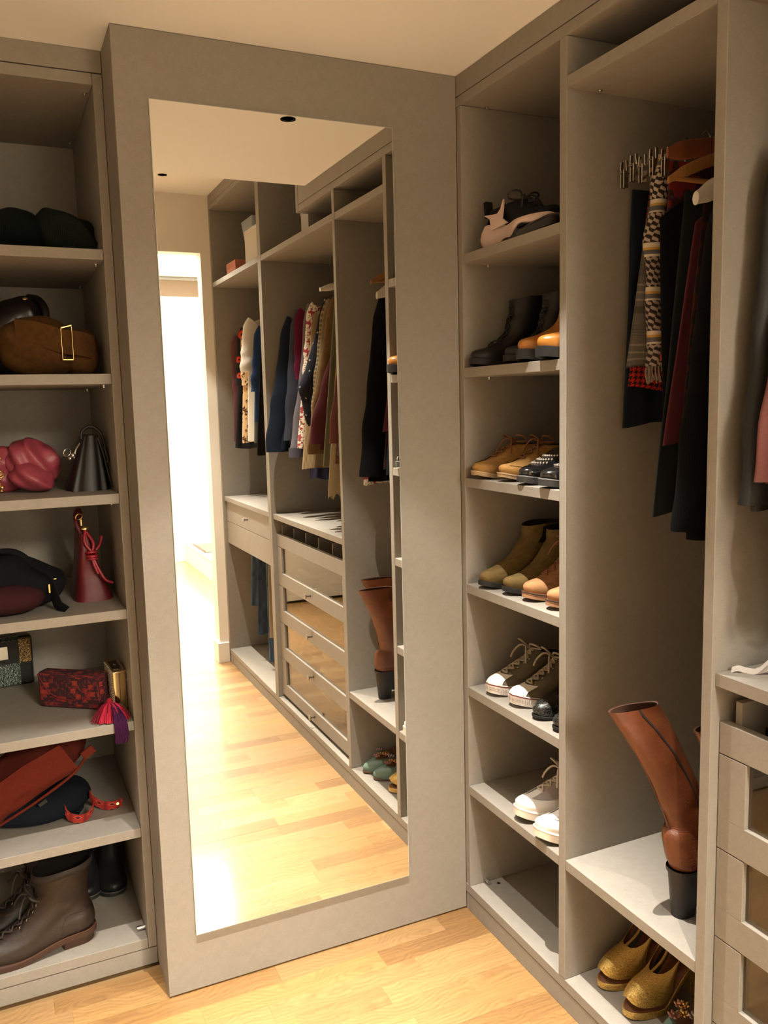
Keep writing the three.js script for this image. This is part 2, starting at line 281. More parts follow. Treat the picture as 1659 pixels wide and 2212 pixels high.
// grid surface from fn(i / nu, j / nv) -> Vector3; wrapU closes it round; caps: 'start', 'end', 'both'
function surf(nu, nv, fn, { wrapU = false, cap = '', uvScale = null } = {}) {
  const P = []; for (let j = 0; j <= nv; j++) { const row = []; for (let i = 0; i < nu + (wrapU ? 0 : 1); i++) row.push(fn(i / nu, j / nv)); P.push(row); }
  const pos = [], uv = [], idx = [], cols = nu + 1; let len = 0;
  const vAcc = [0]; for (let j = 1; j <= nv; j++) vAcc.push(vAcc[j - 1] + P[j][Math.floor(nu * .3)].distanceTo(P[j - 1][Math.floor(nu * .3)]));
  const mid = P[Math.floor(nv / 2)], uAcc = [0]; for (let i = 1; i <= nu; i++) uAcc.push(uAcc[i - 1] + mid[i % mid.length].distanceTo(mid[i - 1]));
  for (let j = 0; j <= nv; j++) for (let i = 0; i <= nu; i++) { const p = P[j][wrapU ? i % nu : i]; pos.push(p.x, p.y, p.z); uv.push(uAcc[i], vAcc[j]); }
  for (let j = 0; j < nv; j++) for (let i = 0; i < nu; i++) { const a = j * cols + i, b = a + 1, c = a + cols, d = c + 1; idx.push(a, b, d, a, d, c); }
  const g = new THREE.BufferGeometry(); g.setAttribute('position', new THREE.Float32BufferAttribute(pos, 3)); g.setAttribute('uv', new THREE.Float32BufferAttribute(uv, 2)); g.setIndex(idx); g.computeVertexNormals();
  if (wrapU) { const n = g.attributes.normal; for (let j = 0; j <= nv; j++) { const a = j * cols, b = a + nu; const v = V(n.getX(a) + n.getX(b), n.getY(a) + n.getY(b), n.getZ(a) + n.getZ(b)).normalize(); n.setXYZ(a, v.x, v.y, v.z); n.setXYZ(b, v.x, v.y, v.z); } }
  const out = [g];
  for (const [w, row] of [['start', P[0]], ['end', P[nv]]]) if (cap === w || cap === 'both') {
    const c = row.reduce((s, p) => s.add(p), V(0, 0, 0)).multiplyScalar(1 / row.length), q = [], quv = [], id = [];
    q.push(c.x, c.y, c.z); quv.push(c.x, c.z); row.forEach(p => { q.push(p.x, p.y, p.z); quv.push(p.x, p.z); });
    for (let i = 0; i < row.length; i++) { const a = 1 + i, b = 1 + (i + 1) % row.length; if (w === 'start') id.push(0, b, a); else id.push(0, a, b); }
    const h = new THREE.BufferGeometry(); h.setAttribute('position', new THREE.Float32BufferAttribute(q, 3)); h.setAttribute('uv', new THREE.Float32BufferAttribute(quv, 2)); h.setIndex(id); h.computeVertexNormals(); out.push(h);
  }
  return out.length > 1 ? merge(out) : g;
}
// ---- fabrics and leathers ----
function noiseTex(amp, fx, fy, tint = [1, 1, 1], size = 256) { return dataTex(size, size, (u, v, x, y) => { const t = 255 - amp + amp * (0.5 * n2(x * fx, y * fy) + 0.3 * n2(x * fx * 3.1, y * fy * 3.1) + 0.2 * (PERM[(x * 13 + PERM[y & 255]) & 511] / 255)); return [t * tint[0], t * tint[1], t * tint[2]]; }); }
const T_suede = noiseTex(70, 0.06, 0.06), T_knit = dataTex(128, 128, (u, v, x, y) => { const c = 0.5 + 0.5 * Math.cos(x / 128 * 6.283 * 16 + 1.2 * Math.sin(y / 128 * 6.283 * 16)); const t = 165 + 80 * c * (0.75 + 0.25 * n2(x * 0.3, y * 0.3)); return [t, t, t]; });
const T_leather = noiseTex(46, 0.035, 0.035), T_lbump = noiseTex(200, 0.25, 0.25), T_weave = dataTex(128, 128, (u, v, x, y) => { const t = 190 + 50 * (((x >> 1) + (y >> 1)) & 1) + 15 * n2(x * .2, y * .2); return [t, t, t]; });
const soft = (c, r, o) => new THREE.MeshPhysicalMaterial({ color: lin(...c), roughness: r, specularIntensity: 0.25, side: THREE.DoubleSide, ...o });
const suede = c => soft(c, 0.95, { map: rep(T_suede, 5, 5) });
const knit = c => soft(c, 0.97, { map: rep(T_knit, 12, 12), bumpMap: rep(T_knit, 12, 12), bumpScale: 0.0012 });
const cloth = c => soft(c, 0.95, { map: rep(T_weave, 14, 14) });
const leather = (c, r = 0.42, b = 0.0004) => std(c, r, { map: rep(T_leather, 4, 4), bumpMap: rep(T_lbump, 7, 7), bumpScale: b });
const rubberBlack = std([0.007, 0.007, 0.007], 0.7), darkLining = std([0.02, 0.014, 0.01], 0.9);
function tex(w, h, fn, u = 1, v = 1) { return rep(dataTex(w, h, fn), u, v); }
const mapped = (t, r = 0.92, o = {}) => new THREE.MeshStandardMaterial({ map: t, roughness: r, side: THREE.DoubleSide, ...o });
// ---- footwear ----
// local frame: heel at x = 0, toe at x = L, sole on y = 0. keys: [t, xb, xf, yb, yf, w, m, b]
function shoeShape(o) {
  const L = o.L, S = { ...o }; const hw = o.heelW || 0.031, ww = o.waistW || 0.030, bw = o.ballW || 0.043, te = o.toe || 0.3, pt = o.point || 1, side = o.side || 1;
  const base = u => key([[0, hw], [0.15, hw], [0.42, ww], [0.68, bw], [1, bw * 0.97]], u) * (u < 0.13 ? Math.sqrt(Math.max(0, 1 - ((0.13 - u) / 0.13) ** 2)) : 1) * (u > 1 - te ? Math.pow(Math.max(0, 1 - ((u - 1 + te) / te) ** 2), 0.5 * pt) : 1);
  const shift = u => side * 0.008 * sstep(0.35, 0.75, u) * (1 - 0.6 * sstep(0.75, 1, u));
  const off = x => { const u = x / L; return (o.heelH || 0) * (1 - sstep(0.2, 0.66, u)) + (o.spring ?? 0.008) * Math.pow(clamp((u - 0.68) / 0.32), 2); };
  const col = c => o.keys.map(k => [k[0], k[c]]); const K = [null, col(1), col(2), col(3), col(4), col(5), col(6), col(7)];
  S.base = base; S.off = off; S.shift = shift;
  S.at = (t, phi) => { // phi 0 heel, pi toe
    const u = 0.5 - 0.5 * Math.cos(phi), sg = Math.sin(phi) >= 0 ? 1 : -1; const xb = key(K[1], t), xf = key(K[2], t);
    const x = xb + (xf - xb) * u, m = key(K[6], t), hwid = lerp(base(u) * key(K[5], t), key(K[7], t) * Math.sqrt(Math.max(0, 1 - (2 * u - 1) ** 2)), m);
    let y = lerp(key(K[3], t), key(K[4], t), Math.pow(u, 1.3)); let wr = 0;
    if (o.wrinkle) wr = o.wrinkle * (n3(x * (o.wf || 60), y * (o.wf || 60), sg * 3) - 0.5) * sstep(0.15, 0.4, t);
    return V(x + wr, y + off(x) * (1 - sstep(0.55, 1, t) * (o.shaftRigid || 0)), sg * (hwid + wr) + shift(x / L) * (1 - m));
  };
  return S;
}
function shoePatch(S, t0, t1, p0, p1, push, nu = 24, nv = 8) {
  const e = 0.01; return surf(nu, nv, (a, b) => {
    const t = lerp(t0, t1, b), p = lerp(p0, p1, a), q = S.at(t, p), du = S.at(t, p + e).sub(S.at(t, p - e)), dv = S.at(Math.min(1, t + e), p).sub(S.at(Math.max(0, t - e), p));
    const n = du.cross(dv).normalize(); const mid = S.at(0.3, Math.PI * 0.55); const c = V(S.L * 0.5, 0.03, 0); if (n.dot(q.clone().sub(c)) < 0) n.negate(); return q.addScaledVector(n, push);
  });
}
function soleGeo(S, y0, y1, grow, x0u = 0, x1u = 1, taper = 0) {
  const N = 48; return surf(N, 3, (a, b) => {
    const phi = a * Math.PI * 2; let u = 0.5 - 0.5 * Math.cos(phi); const sg = Math.sin(phi) >= 0 ? 1 : -1; const r = b === 0 ? 0.985 : 1;
    const uu = x0u + (x1u - x0u) * u; const bb = x1u < 1 ? S.base(Math.min(uu, x1u)) * (u > 0.93 ? Math.sqrt(Math.max(0, 1 - ((u - 0.93) / 0.07) ** 2)) : 1) : S.base(u);
    let x = uu * S.L + (u - 0.5) * 2 * grow * r, z = sg * (bb * (bb > 0.001 ? r : 1) + (bb > 0.001 ? grow : 0)) + S.shift(uu);
    const top = y1 + S.off(clamp(x / S.L) * S.L), bot = x1u < 1 ? y0 : y0 + S.off(clamp(x / S.L) * S.L); const yy = lerp(bot, top, b);
    if (taper && b < 1) { x = lerp(x, (x0u + (x1u - x0u) * 0.42) * S.L, taper * (1 - b)); z *= 1 - taper * (1 - b); }
    return V(x, yy, z);
  }, { wrapU: true, cap: 'both' });
}
function laceGeo(S, rows, r = 0.0022, spread = 0.3, bow = true) {
  const out = [], e = Math.PI, up = 0.003;
  const P = (t, s, d = spread) => S.at(t, e + s * d).add(V(0.001, up, 0));
  for (let i = 0; i < rows.length; i++) {
    out.push(tube([P(rows[i], -1), P(rows[i], 0, 0).add(V(0, 0.002, 0)), P(rows[i], 1)], r, 8, 5));
    if (i < rows.length - 1) for (const s of [-1, 1]) out.push(tube([P(rows[i], s), P((rows[i] + rows[i + 1]) / 2, 0, 0).add(V(0, 0.004, 0)), P(rows[i + 1], -s)], r, 8, 5));
  }
  if (bow) { const c = P(rows[rows.length - 1], 0, 0).add(V(0.004, 0.006, 0)); for (const s of [-1, 1]) {
    out.push(tube([c, c.clone().add(V(0.012, 0.018, s * 0.02)), c.clone().add(V(0.006, 0.016, s * 0.045)), c.clone().add(V(-0.01, 0.004, s * 0.04)), c], r, 20, 5));
    out.push(tube([c, c.clone().add(V(0.02, 0.01, s * 0.012)), c.clone().add(V(0.035, -0.012, s * 0.03)), c.clone().add(V(0.04, -0.03, s * 0.036))], r, 14, 5)); } }
  return out;
}
// a whole shoe; toe towards local +x. dir is the world heading of the toe in degrees (180 = towards the room)
function shoe(name, label, group, pos, dir, o) {
  const S = shoeShape(o), t = thing(name, label, o.category || 'shoe', pos, dir * Math.PI / 180, group), N = o.res || 44;
  mesh('upper', surf(N, o.nv || 30, (a, b) => S.at(b, a * Math.PI * 2), { wrapU: true, cap: 'start' }), o.upper, t);
  const lt = o.liningT ?? 0.3;
  mesh('lining', surf(N, 6, (a, b) => { const tt = 1 - lt * Math.max(0, b - 0.16), p = S.at(tt, a * Math.PI * 2), p0 = S.at(tt, 0), p1 = S.at(tt, Math.PI), cx = (p0.x + p1.x) / 2, k = b === 0 ? 0.995 : 0.93 - 0.03 * b; return V(cx + (p.x - cx) * k, p.y - (b > 0 ? 0.001 : 0), p.z * k); }, { wrapU: true, cap: 'end' }), o.lining || darkLining, t);
  mesh('sole', soleGeo(S, 0, o.soleT, o.soleGrow ?? 0.002), o.sole || rubberBlack, t);
  if (o.heelH) mesh('heel', soleGeo(S, 0, 0.0015, -0.0006, 0, o.heelU || 0.27, o.heelTaper || 0.06), o.heel || o.sole || rubberBlack, t);
  if (o.welt) mesh('welt', surf(48, 2, (a, b) => { const phi = a * Math.PI * 2, u = 0.5 - 0.5 * Math.cos(phi), sg = Math.sin(phi) >= 0 ? 1 : -1, bb = S.base(u), g = 0.0035 * (b === 1 ? 1 : b === 0 ? 1 : 1.25); const x = u * S.L + (u - 0.5) * 2 * g; return V(x, o.soleT - 0.002 + b * 0.004 + S.off(clamp(x / S.L) * S.L), sg * (bb + (bb > 0.001 ? g : 0)) + S.shift(u)); }, { wrapU: true }), o.welt, t);
  if (o.laces) mesh('laces', laceGeo(S, o.laces, o.laceR, o.laceSpread, o.bow !== false), o.laceMat || o.upper, t);
  if (o.extra) o.extra(S, t);
  return t;
}
// ready shapes (keys: t, back x, front x, back y, front y, width factor, blend to ellipse, ellipse half width)
const lowKeys = (L, s, h = 0.085, q = 0.74) => [[0, 0.004, L - 0.003, s, s, 0.97, 0, 0.03], [0.14, -0.003, L + 0.001, s + 0.02, s + 0.015 * q, 1.01, 0, 0.03], [0.3, -0.002, L - 0.008, s + 0.034, s + 0.032 * q, 0.97, 0, 0.03], [0.46, 0.001, L * 0.85, s + 0.047, s + 0.05 * q, 0.91, 0.1, 0.033], [0.64, 0.004, L * 0.68, s + 0.058, s + 0.07 * (q + 1) / 2, 0.86, 0.45, 0.034], [0.82, 0.007, L * 0.55, s + 0.066, s + 0.078, 0.8, 0.85, 0.031], [1, 0.006, L * 0.47, s + 0.074, s + h, 0.8, 1, 0.027]];
const bootKeys = (L, s, H, top = 0.05, lean = 0, q = 0.76, st = 1) => [[0, 0.004, L - 0.003, s, s, 0.97, 0, 0.03], [0.1, -0.003, L + 0.001, s + 0.02, s + 0.016 * q, 1.01, 0, 0.03], [0.2, -0.002, L - 0.008, s + 0.036, s + 0.034 * q, 0.97, 0, 0.03], [0.32, 0.001, L * (0.83 - (1 - st) * 0.3), s + 0.05, s + 0.054 * q, 0.91, 0.15, 0.033], [0.46, 0.006, L * (0.64 - (1 - st) * 0.5), s + 0.072, s + 0.08 * (q + 1) / 2, 0.86, 0.6, 0.036], [0.58, 0.01, L * 0.52, s + 0.1, s + 0.105, 0.8, 0.95, 0.037], [0.75, 0.006 + lean * 0.4, L * 0.47 + lean * 0.4, s + 0.1 + (H - 0.1) * 0.45, s + 0.1 + (H - 0.1) * 0.45, 0.8, 1, lerp(0.037, top, 0.5)], [1, -0.004 + lean, L * 0.47 + lean, s + H, s + H, 0.8, 1, top]];
const flatKeys = (L, s) => [[0, 0.004, L - 0.003, s, s, 0.97, 0, 0.03], [0.2, -0.002, L + 0.001, s + 0.018, s + 0.012, 1.0, 0, 0.03], [0.45, 0, L - 0.01, s + 0.034, s + 0.028, 0.97, 0, 0.03], [0.7, 0.003, L * 0.86, s + 0.044, s + 0.04, 0.9, 0.1, 0.03], [1, 0.006, L * 0.7, s + 0.05, s + 0.042, 0.86, 0.25, 0.028]];

// a slumped soft body: rounded block with sagging noise, resting flat on y = 0 of its own frame
function lumpGeo(rx, h, rz, o = {}) {
  const ph = o.seed || 0, pw = o.pow || 0.7; return surf(o.nu || 48, o.nv || 26, (a, b) => {
    const A = a * 6.28318, e = b * Math.PI, sy = (1 - Math.cos(e)) / 2, rad = Math.pow(Math.sin(e), pw); const c = Math.cos(A), s = Math.sin(A);
    let x = rx * rad * Math.sign(c) * Math.pow(Math.abs(c), o.sq || 0.8), z = rz * rad * Math.sign(s) * Math.pow(Math.abs(s), o.sq || 0.8), y = h * sy;
    const f = o.f || 14, k = (o.amp ?? 0.12) * (n3(x * f + ph, y * f + ph * 2, z * f) - 0.42) * 2, r2 = (o.ridge || 0) * Math.sin((x * 0.8 + y * 1.3 + z * 0.6) * (o.rf || 60) + 4 * n3(x * 9 + ph, y * 9, z * 9)); const g = 1 + (k + r2) * sstep(0, 0.15, sy);
    x *= g; z *= g; y = y * (1 + k * 0.8) * (o.top ? lerp(1, o.top(x / rx, z / rz), sstep(0.3, 1, sy)) : 1);
    if (o.taper) { const q = 1 - o.taper * sy; x *= q; z *= lerp(1, q, 0.6); } x += (o.shear || 0) * y;
    return V(x, Math.max(0, y), z);
  }, { wrapU: true });
}
// ---------- shoe cupboard, from the top shelf down ----------
{ // S1: one sculpted sneaker lying sideways to the room, heel towards the mirror panel
  const mid = std([0.62, 0.47, 0.42], 0.6), blk = cloth([0.018, 0.019, 0.022]);
  const o = { L: 0.272, soleT: 0.018, soleGrow: 0.002, spring: 0.022, upper: blk, sole: std([0.03, 0.03, 0.03], 0.6), keys: lowKeys(0.272, 0.026, 0.066), ballW: 0.046, category: 'shoe',
    extra: (S, t) => {
      // thick pale foam midsole: deep under the heel, thinning to the toe
      mesh('midsole', surf(48, 4, (a, b) => { const phi = a * Math.PI * 2, u = 0.5 - 0.5 * Math.cos(phi), sg = Math.sin(phi) >= 0 ? 1 : -1; const x = u * S.L * 1.02 - 0.012 * (1 - u) - (u < 0.15 ? 0.01 * Math.sin(b * 3.14) : 0); const lo = 0.006 + 0.034 * sstep(0.25, 1, u) + (u < 0.2 ? 0 : 0.006 * Math.sin(u * 20)), hi = key([[0, 0.044], [0.12, 0.06], [0.3, 0.054], [0.45, 0.045], [0.75, 0.047], [0.97, 0.049], [1, 0.045]], u); const bb = S.base(u); return V(x, lerp(lo, hi, b), sg * (bb + (bb > 0.001 ? 0.004 + 0.003 * Math.sin(b * 3.14) : 0)) + S.shift(u)); }, { wrapU: true, cap: 'start' }), mid, t);
      const sh = new THREE.Shape(); [[0.03, 0.0], [0.018, 0.03], [-0.012, 0.044], [0.03, 0.038], [0.052, 0.036], [0.066, 0.046], [0.073, 0.068], [0.0765, 0.045], [0.076, 0.02], [0.1, 0.006]].forEach(([x, y], i) => i ? sh.lineTo(x + 0.03, y + 0.042) : sh.moveTo(x + 0.03, y + 0.042));
      for (const s of [1]) { const g = new THREE.ExtrudeGeometry(sh, { depth: 0.004, bevelEnabled: true, bevelSize: 0.001, bevelThickness: 0.001, bevelSegments: 1 }); const p = g.attributes.position; for (let i = 0; i < p.count; i++) { const x = p.getX(i), z = p.getZ(i), y = p.getY(i); p.setZ(i, s * (0.036 + 0.006 * sstep(0, 0.12, x) - 0.16 * Math.max(0, y - 0.06) + z)); } g.computeVertexNormals(); mesh('side_wing', g, mid, t); }
      mesh('pull_tab', [bx(-0.008, 0.088, -0.012, 0.004, 0.132, 0.012, 0.003).rotateZ(0.1)], blk, t);
    }, laces: [0.56, 0.66, 0.76, 0.86, 0.96], laceMat: std([0.02, 0.02, 0.022], 0.8), laceR: 0.0028 };
  shoe('sneaker', 'black sneaker with a sculpted pale sole, alone on top shoe shelf', null, [W + 0.056, LEV[0], 0.088], -90 + 4, { ...o });
}
{ // S2: two pairs of ankle boots
  const blk = leather([0.006, 0.0055, 0.0055], 0.5), tan = leather([0.52, 0.205, 0.035], 0.32, 0.0002);
  const B = { L: 0.235, soleT: 0.014, soleGrow: 0.004, heelH: 0.014, heelTaper: 0.02, upper: blk, keys: bootKeys(0.235, 0.012, 0.165, 0.044, 0, 0.76, 0.85), ballW: 0.042, category: 'boot', depth: 0.08, laces: [0.34, 0.4, 0.46, 0.52, 0.6, 0.68, 0.76, 0.84], laceMat: std([0.012, 0.012, 0.012], 0.8), bow: false, welt: rubberBlack };
  shoe('ankle_boot', 'black lace-up ankle boot nearest the mirror panel, second shelf down', 'black lace-up ankle boots', [W + 0.235, LEV[1], 0.078], 180, { ...B, side: 1 });
  shoe('ankle_boot', 'black lace-up ankle boot beside the tan boots, second shelf down', 'black lace-up ankle boots', [W + 0.25, LEV[1], 0.21], 182, { ...B, side: -1 });
  const C = { ...B, L: 0.26, heelH: 0.03, soleT: 0.024, soleGrow: 0.004, upper: tan, laces: null, toe: 0.36, keys: bootKeys(0.26, 0.02, 0.22, 0.048, 0, 0.86, 0.85), ballW: 0.046, welt: null, extra: (S, t) => { mesh('gusset', shoePatch(S, 0.55, 0.92, 1.1, 1.9, 0.0012, 8, 8), cloth([0.05, 0.02, 0.006]), t); mesh('gusset', shoePatch(S, 0.55, 0.92, -1.9, -1.1, 0.0012, 8, 8), cloth([0.05, 0.02, 0.006]), t); } };
  shoe('ankle_boot', 'tan leather ankle boot with thick black sole, next to black boots', 'tan ankle boots', [W + 0.25, LEV[1], 0.318], 181, { ...C, side: 1 });
  shoe('ankle_boot', 'tan leather ankle boot half hidden by the cupboard divider', 'tan ankle boots', [W + 0.235, LEV[1], 0.424], 179, { ...C, side: -1 });
}
{ // S3: tan suede lace-ups and black patent shoes
  const su = suede([0.50, 0.275, 0.09]), sole = std([0.36, 0.24, 0.13], 0.8);
  const B = { L: 0.285, soleT: 0.01, soleGrow: 0.003, spring: 0.014, heelH: 0.006, upper: su, sole, keys: lowKeys(0.285, 0.01, 0.078), ballW: 0.043, toe: 0.34, laces: [0.54, 0.64, 0.74, 0.84, 0.93], laceMat: std([0.2, 0.085, 0.03], 0.9), welt: std([0.42, 0.29, 0.17], 0.8),
    extra: (S, t) => { mesh('quarter', shoePatch(S, 0.3, 0.84, Math.PI + 0.35, Math.PI + 1.75, 0.0022, 14, 8), su, t); mesh('quarter', shoePatch(S, 0.3, 0.84, Math.PI - 1.75, Math.PI - 0.35, 0.0022, 14, 8), su, t); } };
  shoe('suede_shoe', 'sand suede lace-up shoe nearest the mirror panel, third shelf', 'sand suede lace-up shoes', [W + 0.272, LEV[2], 0.085], 183, { ...B, side: 1 });
  shoe('suede_shoe', 'sand suede lace-up shoe beside the black patent shoes', 'sand suede lace-up shoes', [W + 0.292, LEV[2], 0.19], 181, { ...B, side: -1 });
  const pat = new THREE.MeshPhysicalMaterial({ color: lin(0.008, 0.008, 0.009), roughness: 0.16, clearcoat: 1, clearcoatRoughness: 0.05, side: THREE.DoubleSide });
  const D = { L: 0.27, soleT: 0.016, soleGrow: 0.004, spring: 0.008, heelH: 0.008, upper: pat, sole: std([0.03, 0.03, 0.032], 0.5), keys: lowKeys(0.27, 0.014, 0.07), ballW: 0.042, toe: 0.36, welt: std([0.16, 0.16, 0.16], 0.6),
    extra: (S, t) => { const g = []; for (let i = 0; i < 13; i++) for (let j = 0; j < 3; j++) { const p = S.at(0.46 + j * 0.07, Math.PI + (i - 6) * 0.115); g.push(new THREE.SphereGeometry(0.0036, 8, 6).translate(p.x, p.y + 0.0015, p.z)); } mesh('studs', g, chrome, t); mesh('strap', shoePatch(S, 0.62, 0.74, Math.PI - 1.5, Math.PI + 1.5, 0.003, 24, 3), pat, t); } };
  shoe('patent_shoe', 'glossy black studded shoe next to the sand suede pair', 'black studded patent shoes', [W + 0.268, LEV[2], 0.305], 181, { ...D, side: 1 });
  shoe('patent_shoe', 'glossy black studded shoe half hidden by the divider', 'black studded patent shoes', [W + 0.262, LEV[2], 0.405], 180, { ...D, side: -1 });
}
{ // S4: olive pair and pinkish tan pair of suede boots
  const ol = suede([0.20, 0.135, 0.05]), pk = suede([0.55, 0.285, 0.135]);
  const B = { L: 0.275, soleT: 0.012, soleGrow: 0.003, spring: 0.012, heelH: 0.012, upper: ol, keys: bootKeys(0.275, 0.011, 0.15, 0.042), ballW: 0.042, toe: 0.34, category: 'boot', depth: 0.06, wrinkle: 0.004, extra: (S, t) => { mesh('gusset', shoePatch(S, 0.56, 0.95, 1.1, 1.95, 0.001, 8, 8), cloth([0.03, 0.022, 0.012]), t); mesh('gusset', shoePatch(S, 0.56, 0.95, -1.95, -1.1, 0.001, 8, 8), cloth([0.03, 0.022, 0.012]), t); } };
  shoe('suede_boot', 'olive suede ankle boot nearest the mirror panel, fourth shelf', 'olive suede ankle boots', [W + 0.275, LEV[3], 0.09], 184, { ...B, side: 1 });
  shoe('suede_boot', 'olive suede ankle boot beside the pinkish tan boots', 'olive suede ankle boots', [W + 0.29, LEV[3], 0.195], 181, { ...B, side: -1 });
  const so = std([0.42, 0.22, 0.12], 0.7);
  const C = { ...B, upper: pk, sole: so, soleT: 0.014, keys: bootKeys(0.275, 0.013, 0.13, 0.04), toe: 0.4, ballW: 0.044, welt: std([0.05, 0.035, 0.03], 0.8), laces: [0.36, 0.42, 0.48, 0.54, 0.62, 0.7], laceMat: std([0.25, 0.1, 0.05], 0.9), extra: null };
  shoe('suede_boot', 'pinkish tan suede lace-up boot next to the olive boots', 'pinkish tan suede boots', [W + 0.295, LEV[3], 0.29], 181, { ...C, side: 1 });
  shoe('suede_boot', 'pinkish tan suede lace-up boot half hidden by the divider', 'pinkish tan suede boots', [W + 0.295, LEV[3], 0.393], 180, { ...C, side: -1 });
}
{ // S5: canvas sneakers with white rubber, glittery black flats
  const cv = cloth([0.20, 0.165, 0.115]), rub = std([0.80, 0.74, 0.68], 0.55), line = std([0.16, 0.03, 0.03], 0.6);
  const B = { L: 0.275, soleT: 0.026, soleGrow: 0.004, spring: 0.012, upper: cv, sole: rub, keys: lowKeys(0.275, 0.014, 0.1), ballW: 0.044, toe: 0.36, laces: [0.5, 0.58, 0.66, 0.74, 0.82, 0.9, 0.97], laceMat: std([0.36, 0.3, 0.22], 0.9), laceR: 0.003,
    extra: (S, t) => {
      mesh('toe_cap', shoePatch(S, 0.08, 0.475, Math.PI - 0.62, Math.PI + 0.62, 0.0028, 28, 12), rub, t);
      mesh('pinstripe', surf(64, 1, (a, b) => { const phi = a * 6.2832, u = 0.5 - 0.5 * Math.cos(phi), sg = Math.sin(phi) >= 0 ? 1 : -1, bb = S.base(u), g = 0.0046; const x = u * S.L + (u - .5) * 2 * g; return V(x, 0.0222 + b * 0.0032 + S.off(clamp(x / S.L) * S.L), sg * (bb + (bb > 0.001 ? g : 0)) + S.shift(u)); }, { wrapU: true }), line, t);
      const bars = []; for (let i = -15; i <= 15; i++) { const phi = Math.PI + i * 0.05, u = 0.5 - 0.5 * Math.cos(phi), sg = Math.sin(phi) >= 0 ? 1 : -1; for (const k of [0, 1, 2]) { const x = u * S.L + 0.0042 * (u - .5) * 2; const g = new THREE.BoxGeometry(0.002, 0.0018, 0.005); g.translate(x, 0.009 + k * 0.0042 + S.off(x), sg * (S.base(u) + 0.0032) + S.shift(u)); bars.push(g); } } mesh('bumper_ribs', bars, std([0.5, 0.42, 0.38], 0.7), t);
      const ey = []; for (const tt of [0.5, 0.6, 0.7, 0.8, 0.9]) for (const s of [-1, 1]) { const p = S.at(tt, Math.PI + s * 0.42); ey.push(new THREE.TorusGeometry(0.003, 0.001, 5, 10).rotateX(Math.PI / 2).translate(p.x, p.y + 0.002, p.z)); } mesh('eyelets', ey, chrome, t);
    } };
  shoe('canvas_sneaker', 'khaki canvas sneaker with white rubber toe, nearest mirror panel', 'khaki canvas sneakers', [W + 0.29, LEV[4], 0.115], 182, { ...B, side: 1 });
  shoe('canvas_sneaker', 'khaki canvas sneaker with white toe, beside the black flats', 'khaki canvas sneakers', [W + 0.298, LEV[4], 0.222], 180, { ...B, side: -1 });
  const gt = tex(256, 256, (u, v, x, y) => { const h = PERM[(x * 31 + PERM[(y * 7) & 255]) & 511]; const t = h > 225 ? 150 : h > 180 ? 60 : 14; return [t, t, t * 0.95]; }, 5, 5);
  const gl = new THREE.MeshPhysicalMaterial({ map: gt, roughness: 0.22, metalness: 0.5, clearcoat: 0.4, clearcoatRoughness: 0.2, bumpMap: rep(T_lbump, 12, 12), bumpScale: 0.0008, side: THREE.DoubleSide });
  const F = { L: 0.25, soleT: 0.006, soleGrow: 0.0015, spring: 0.008, heelH: 0.006, upper: gl, keys: flatKeys(0.25, 0.006), toe: 0.38, ballW: 0.041, depth: 0.03, extra: (S, t) => { mesh('edge_binding', tube(Array.from({ length: 24 }, (_, i) => S.at(1, i / 24 * 6.2832)), 0.002, 60, 5, true), rubberBlack, t); } };
  shoe('ballet_flat', 'black glitter flat shoe next to the canvas sneakers', 'black glitter flats', [W + 0.27, LEV[4], 0.335], 180, { ...F, side: 1 });
  shoe('ballet_flat', 'black glitter flat shoe half hidden by the divider', 'black glitter flats', [W + 0.268, LEV[4], 0.42], 180, { ...F, side: -1 });
}
{ // S6: white leather sneakers with grey quarters
  const wh = std([0.82, 0.78, 0.73], 0.5), gr = std([0.36, 0.32, 0.30], 0.7), so = std([0.78, 0.7, 0.6], 0.6);
  const B = { L: 0.3, soleT: 0.022, soleGrow: 0.004, spring: 0.02, upper: wh, sole: so, keys: lowKeys(0.3, 0.02, 0.1), ballW: 0.049, toe: 0.38, laces: [0.56, 0.65, 0.74, 0.83, 0.92], laceMat: std([0.6, 0.52, 0.45], 0.9), laceR: 0.003,
    extra: (S, t) => { mesh('quarter', shoePatch(S, 0.42, 0.97, Math.PI + 0.3, Math.PI + 1.9, 0.002, 16, 10), gr, t); mesh('quarter', shoePatch(S, 0.42, 0.97, Math.PI - 1.9, Math.PI - 0.3, 0.002, 16, 10), gr, t); mesh('tread', soleGeo(S, -0.001, 0.005, 0.001), std([0.1, 0.08, 0.07], 0.8), t); mesh('sole_groove', surf(64, 1, (a, b) => { const phi = a * 6.2832, u = 0.5 - 0.5 * Math.cos(phi), sg = Math.sin(phi) >= 0 ? 1 : -1, bb = S.base(u), g = 0.0044; const x = u * S.L + (u - .5) * 2 * g; return V(x, 0.0185 + b * 0.0016 + S.off(clamp(x / S.L) * S.L), sg * (bb + (bb > 0.001 ? g : 0)) + S.shift(u)); }, { wrapU: true }), std([0.45, 0.36, 0.26], 0.8), t); } };
  shoe('leather_sneaker', 'white leather sneaker with grey sides, farther of sixth shelf pair', 'white leather sneakers', [W + 0.305, LEV[5] + 0.0012, 0.285], 178, { ...B, side: 1 });
  shoe('leather_sneaker', 'white leather sneaker with grey sides, half behind the divider', 'white leather sneakers', [W + 0.288, LEV[5] + 0.0012, 0.396], 178, { ...B, side: -1 });
}
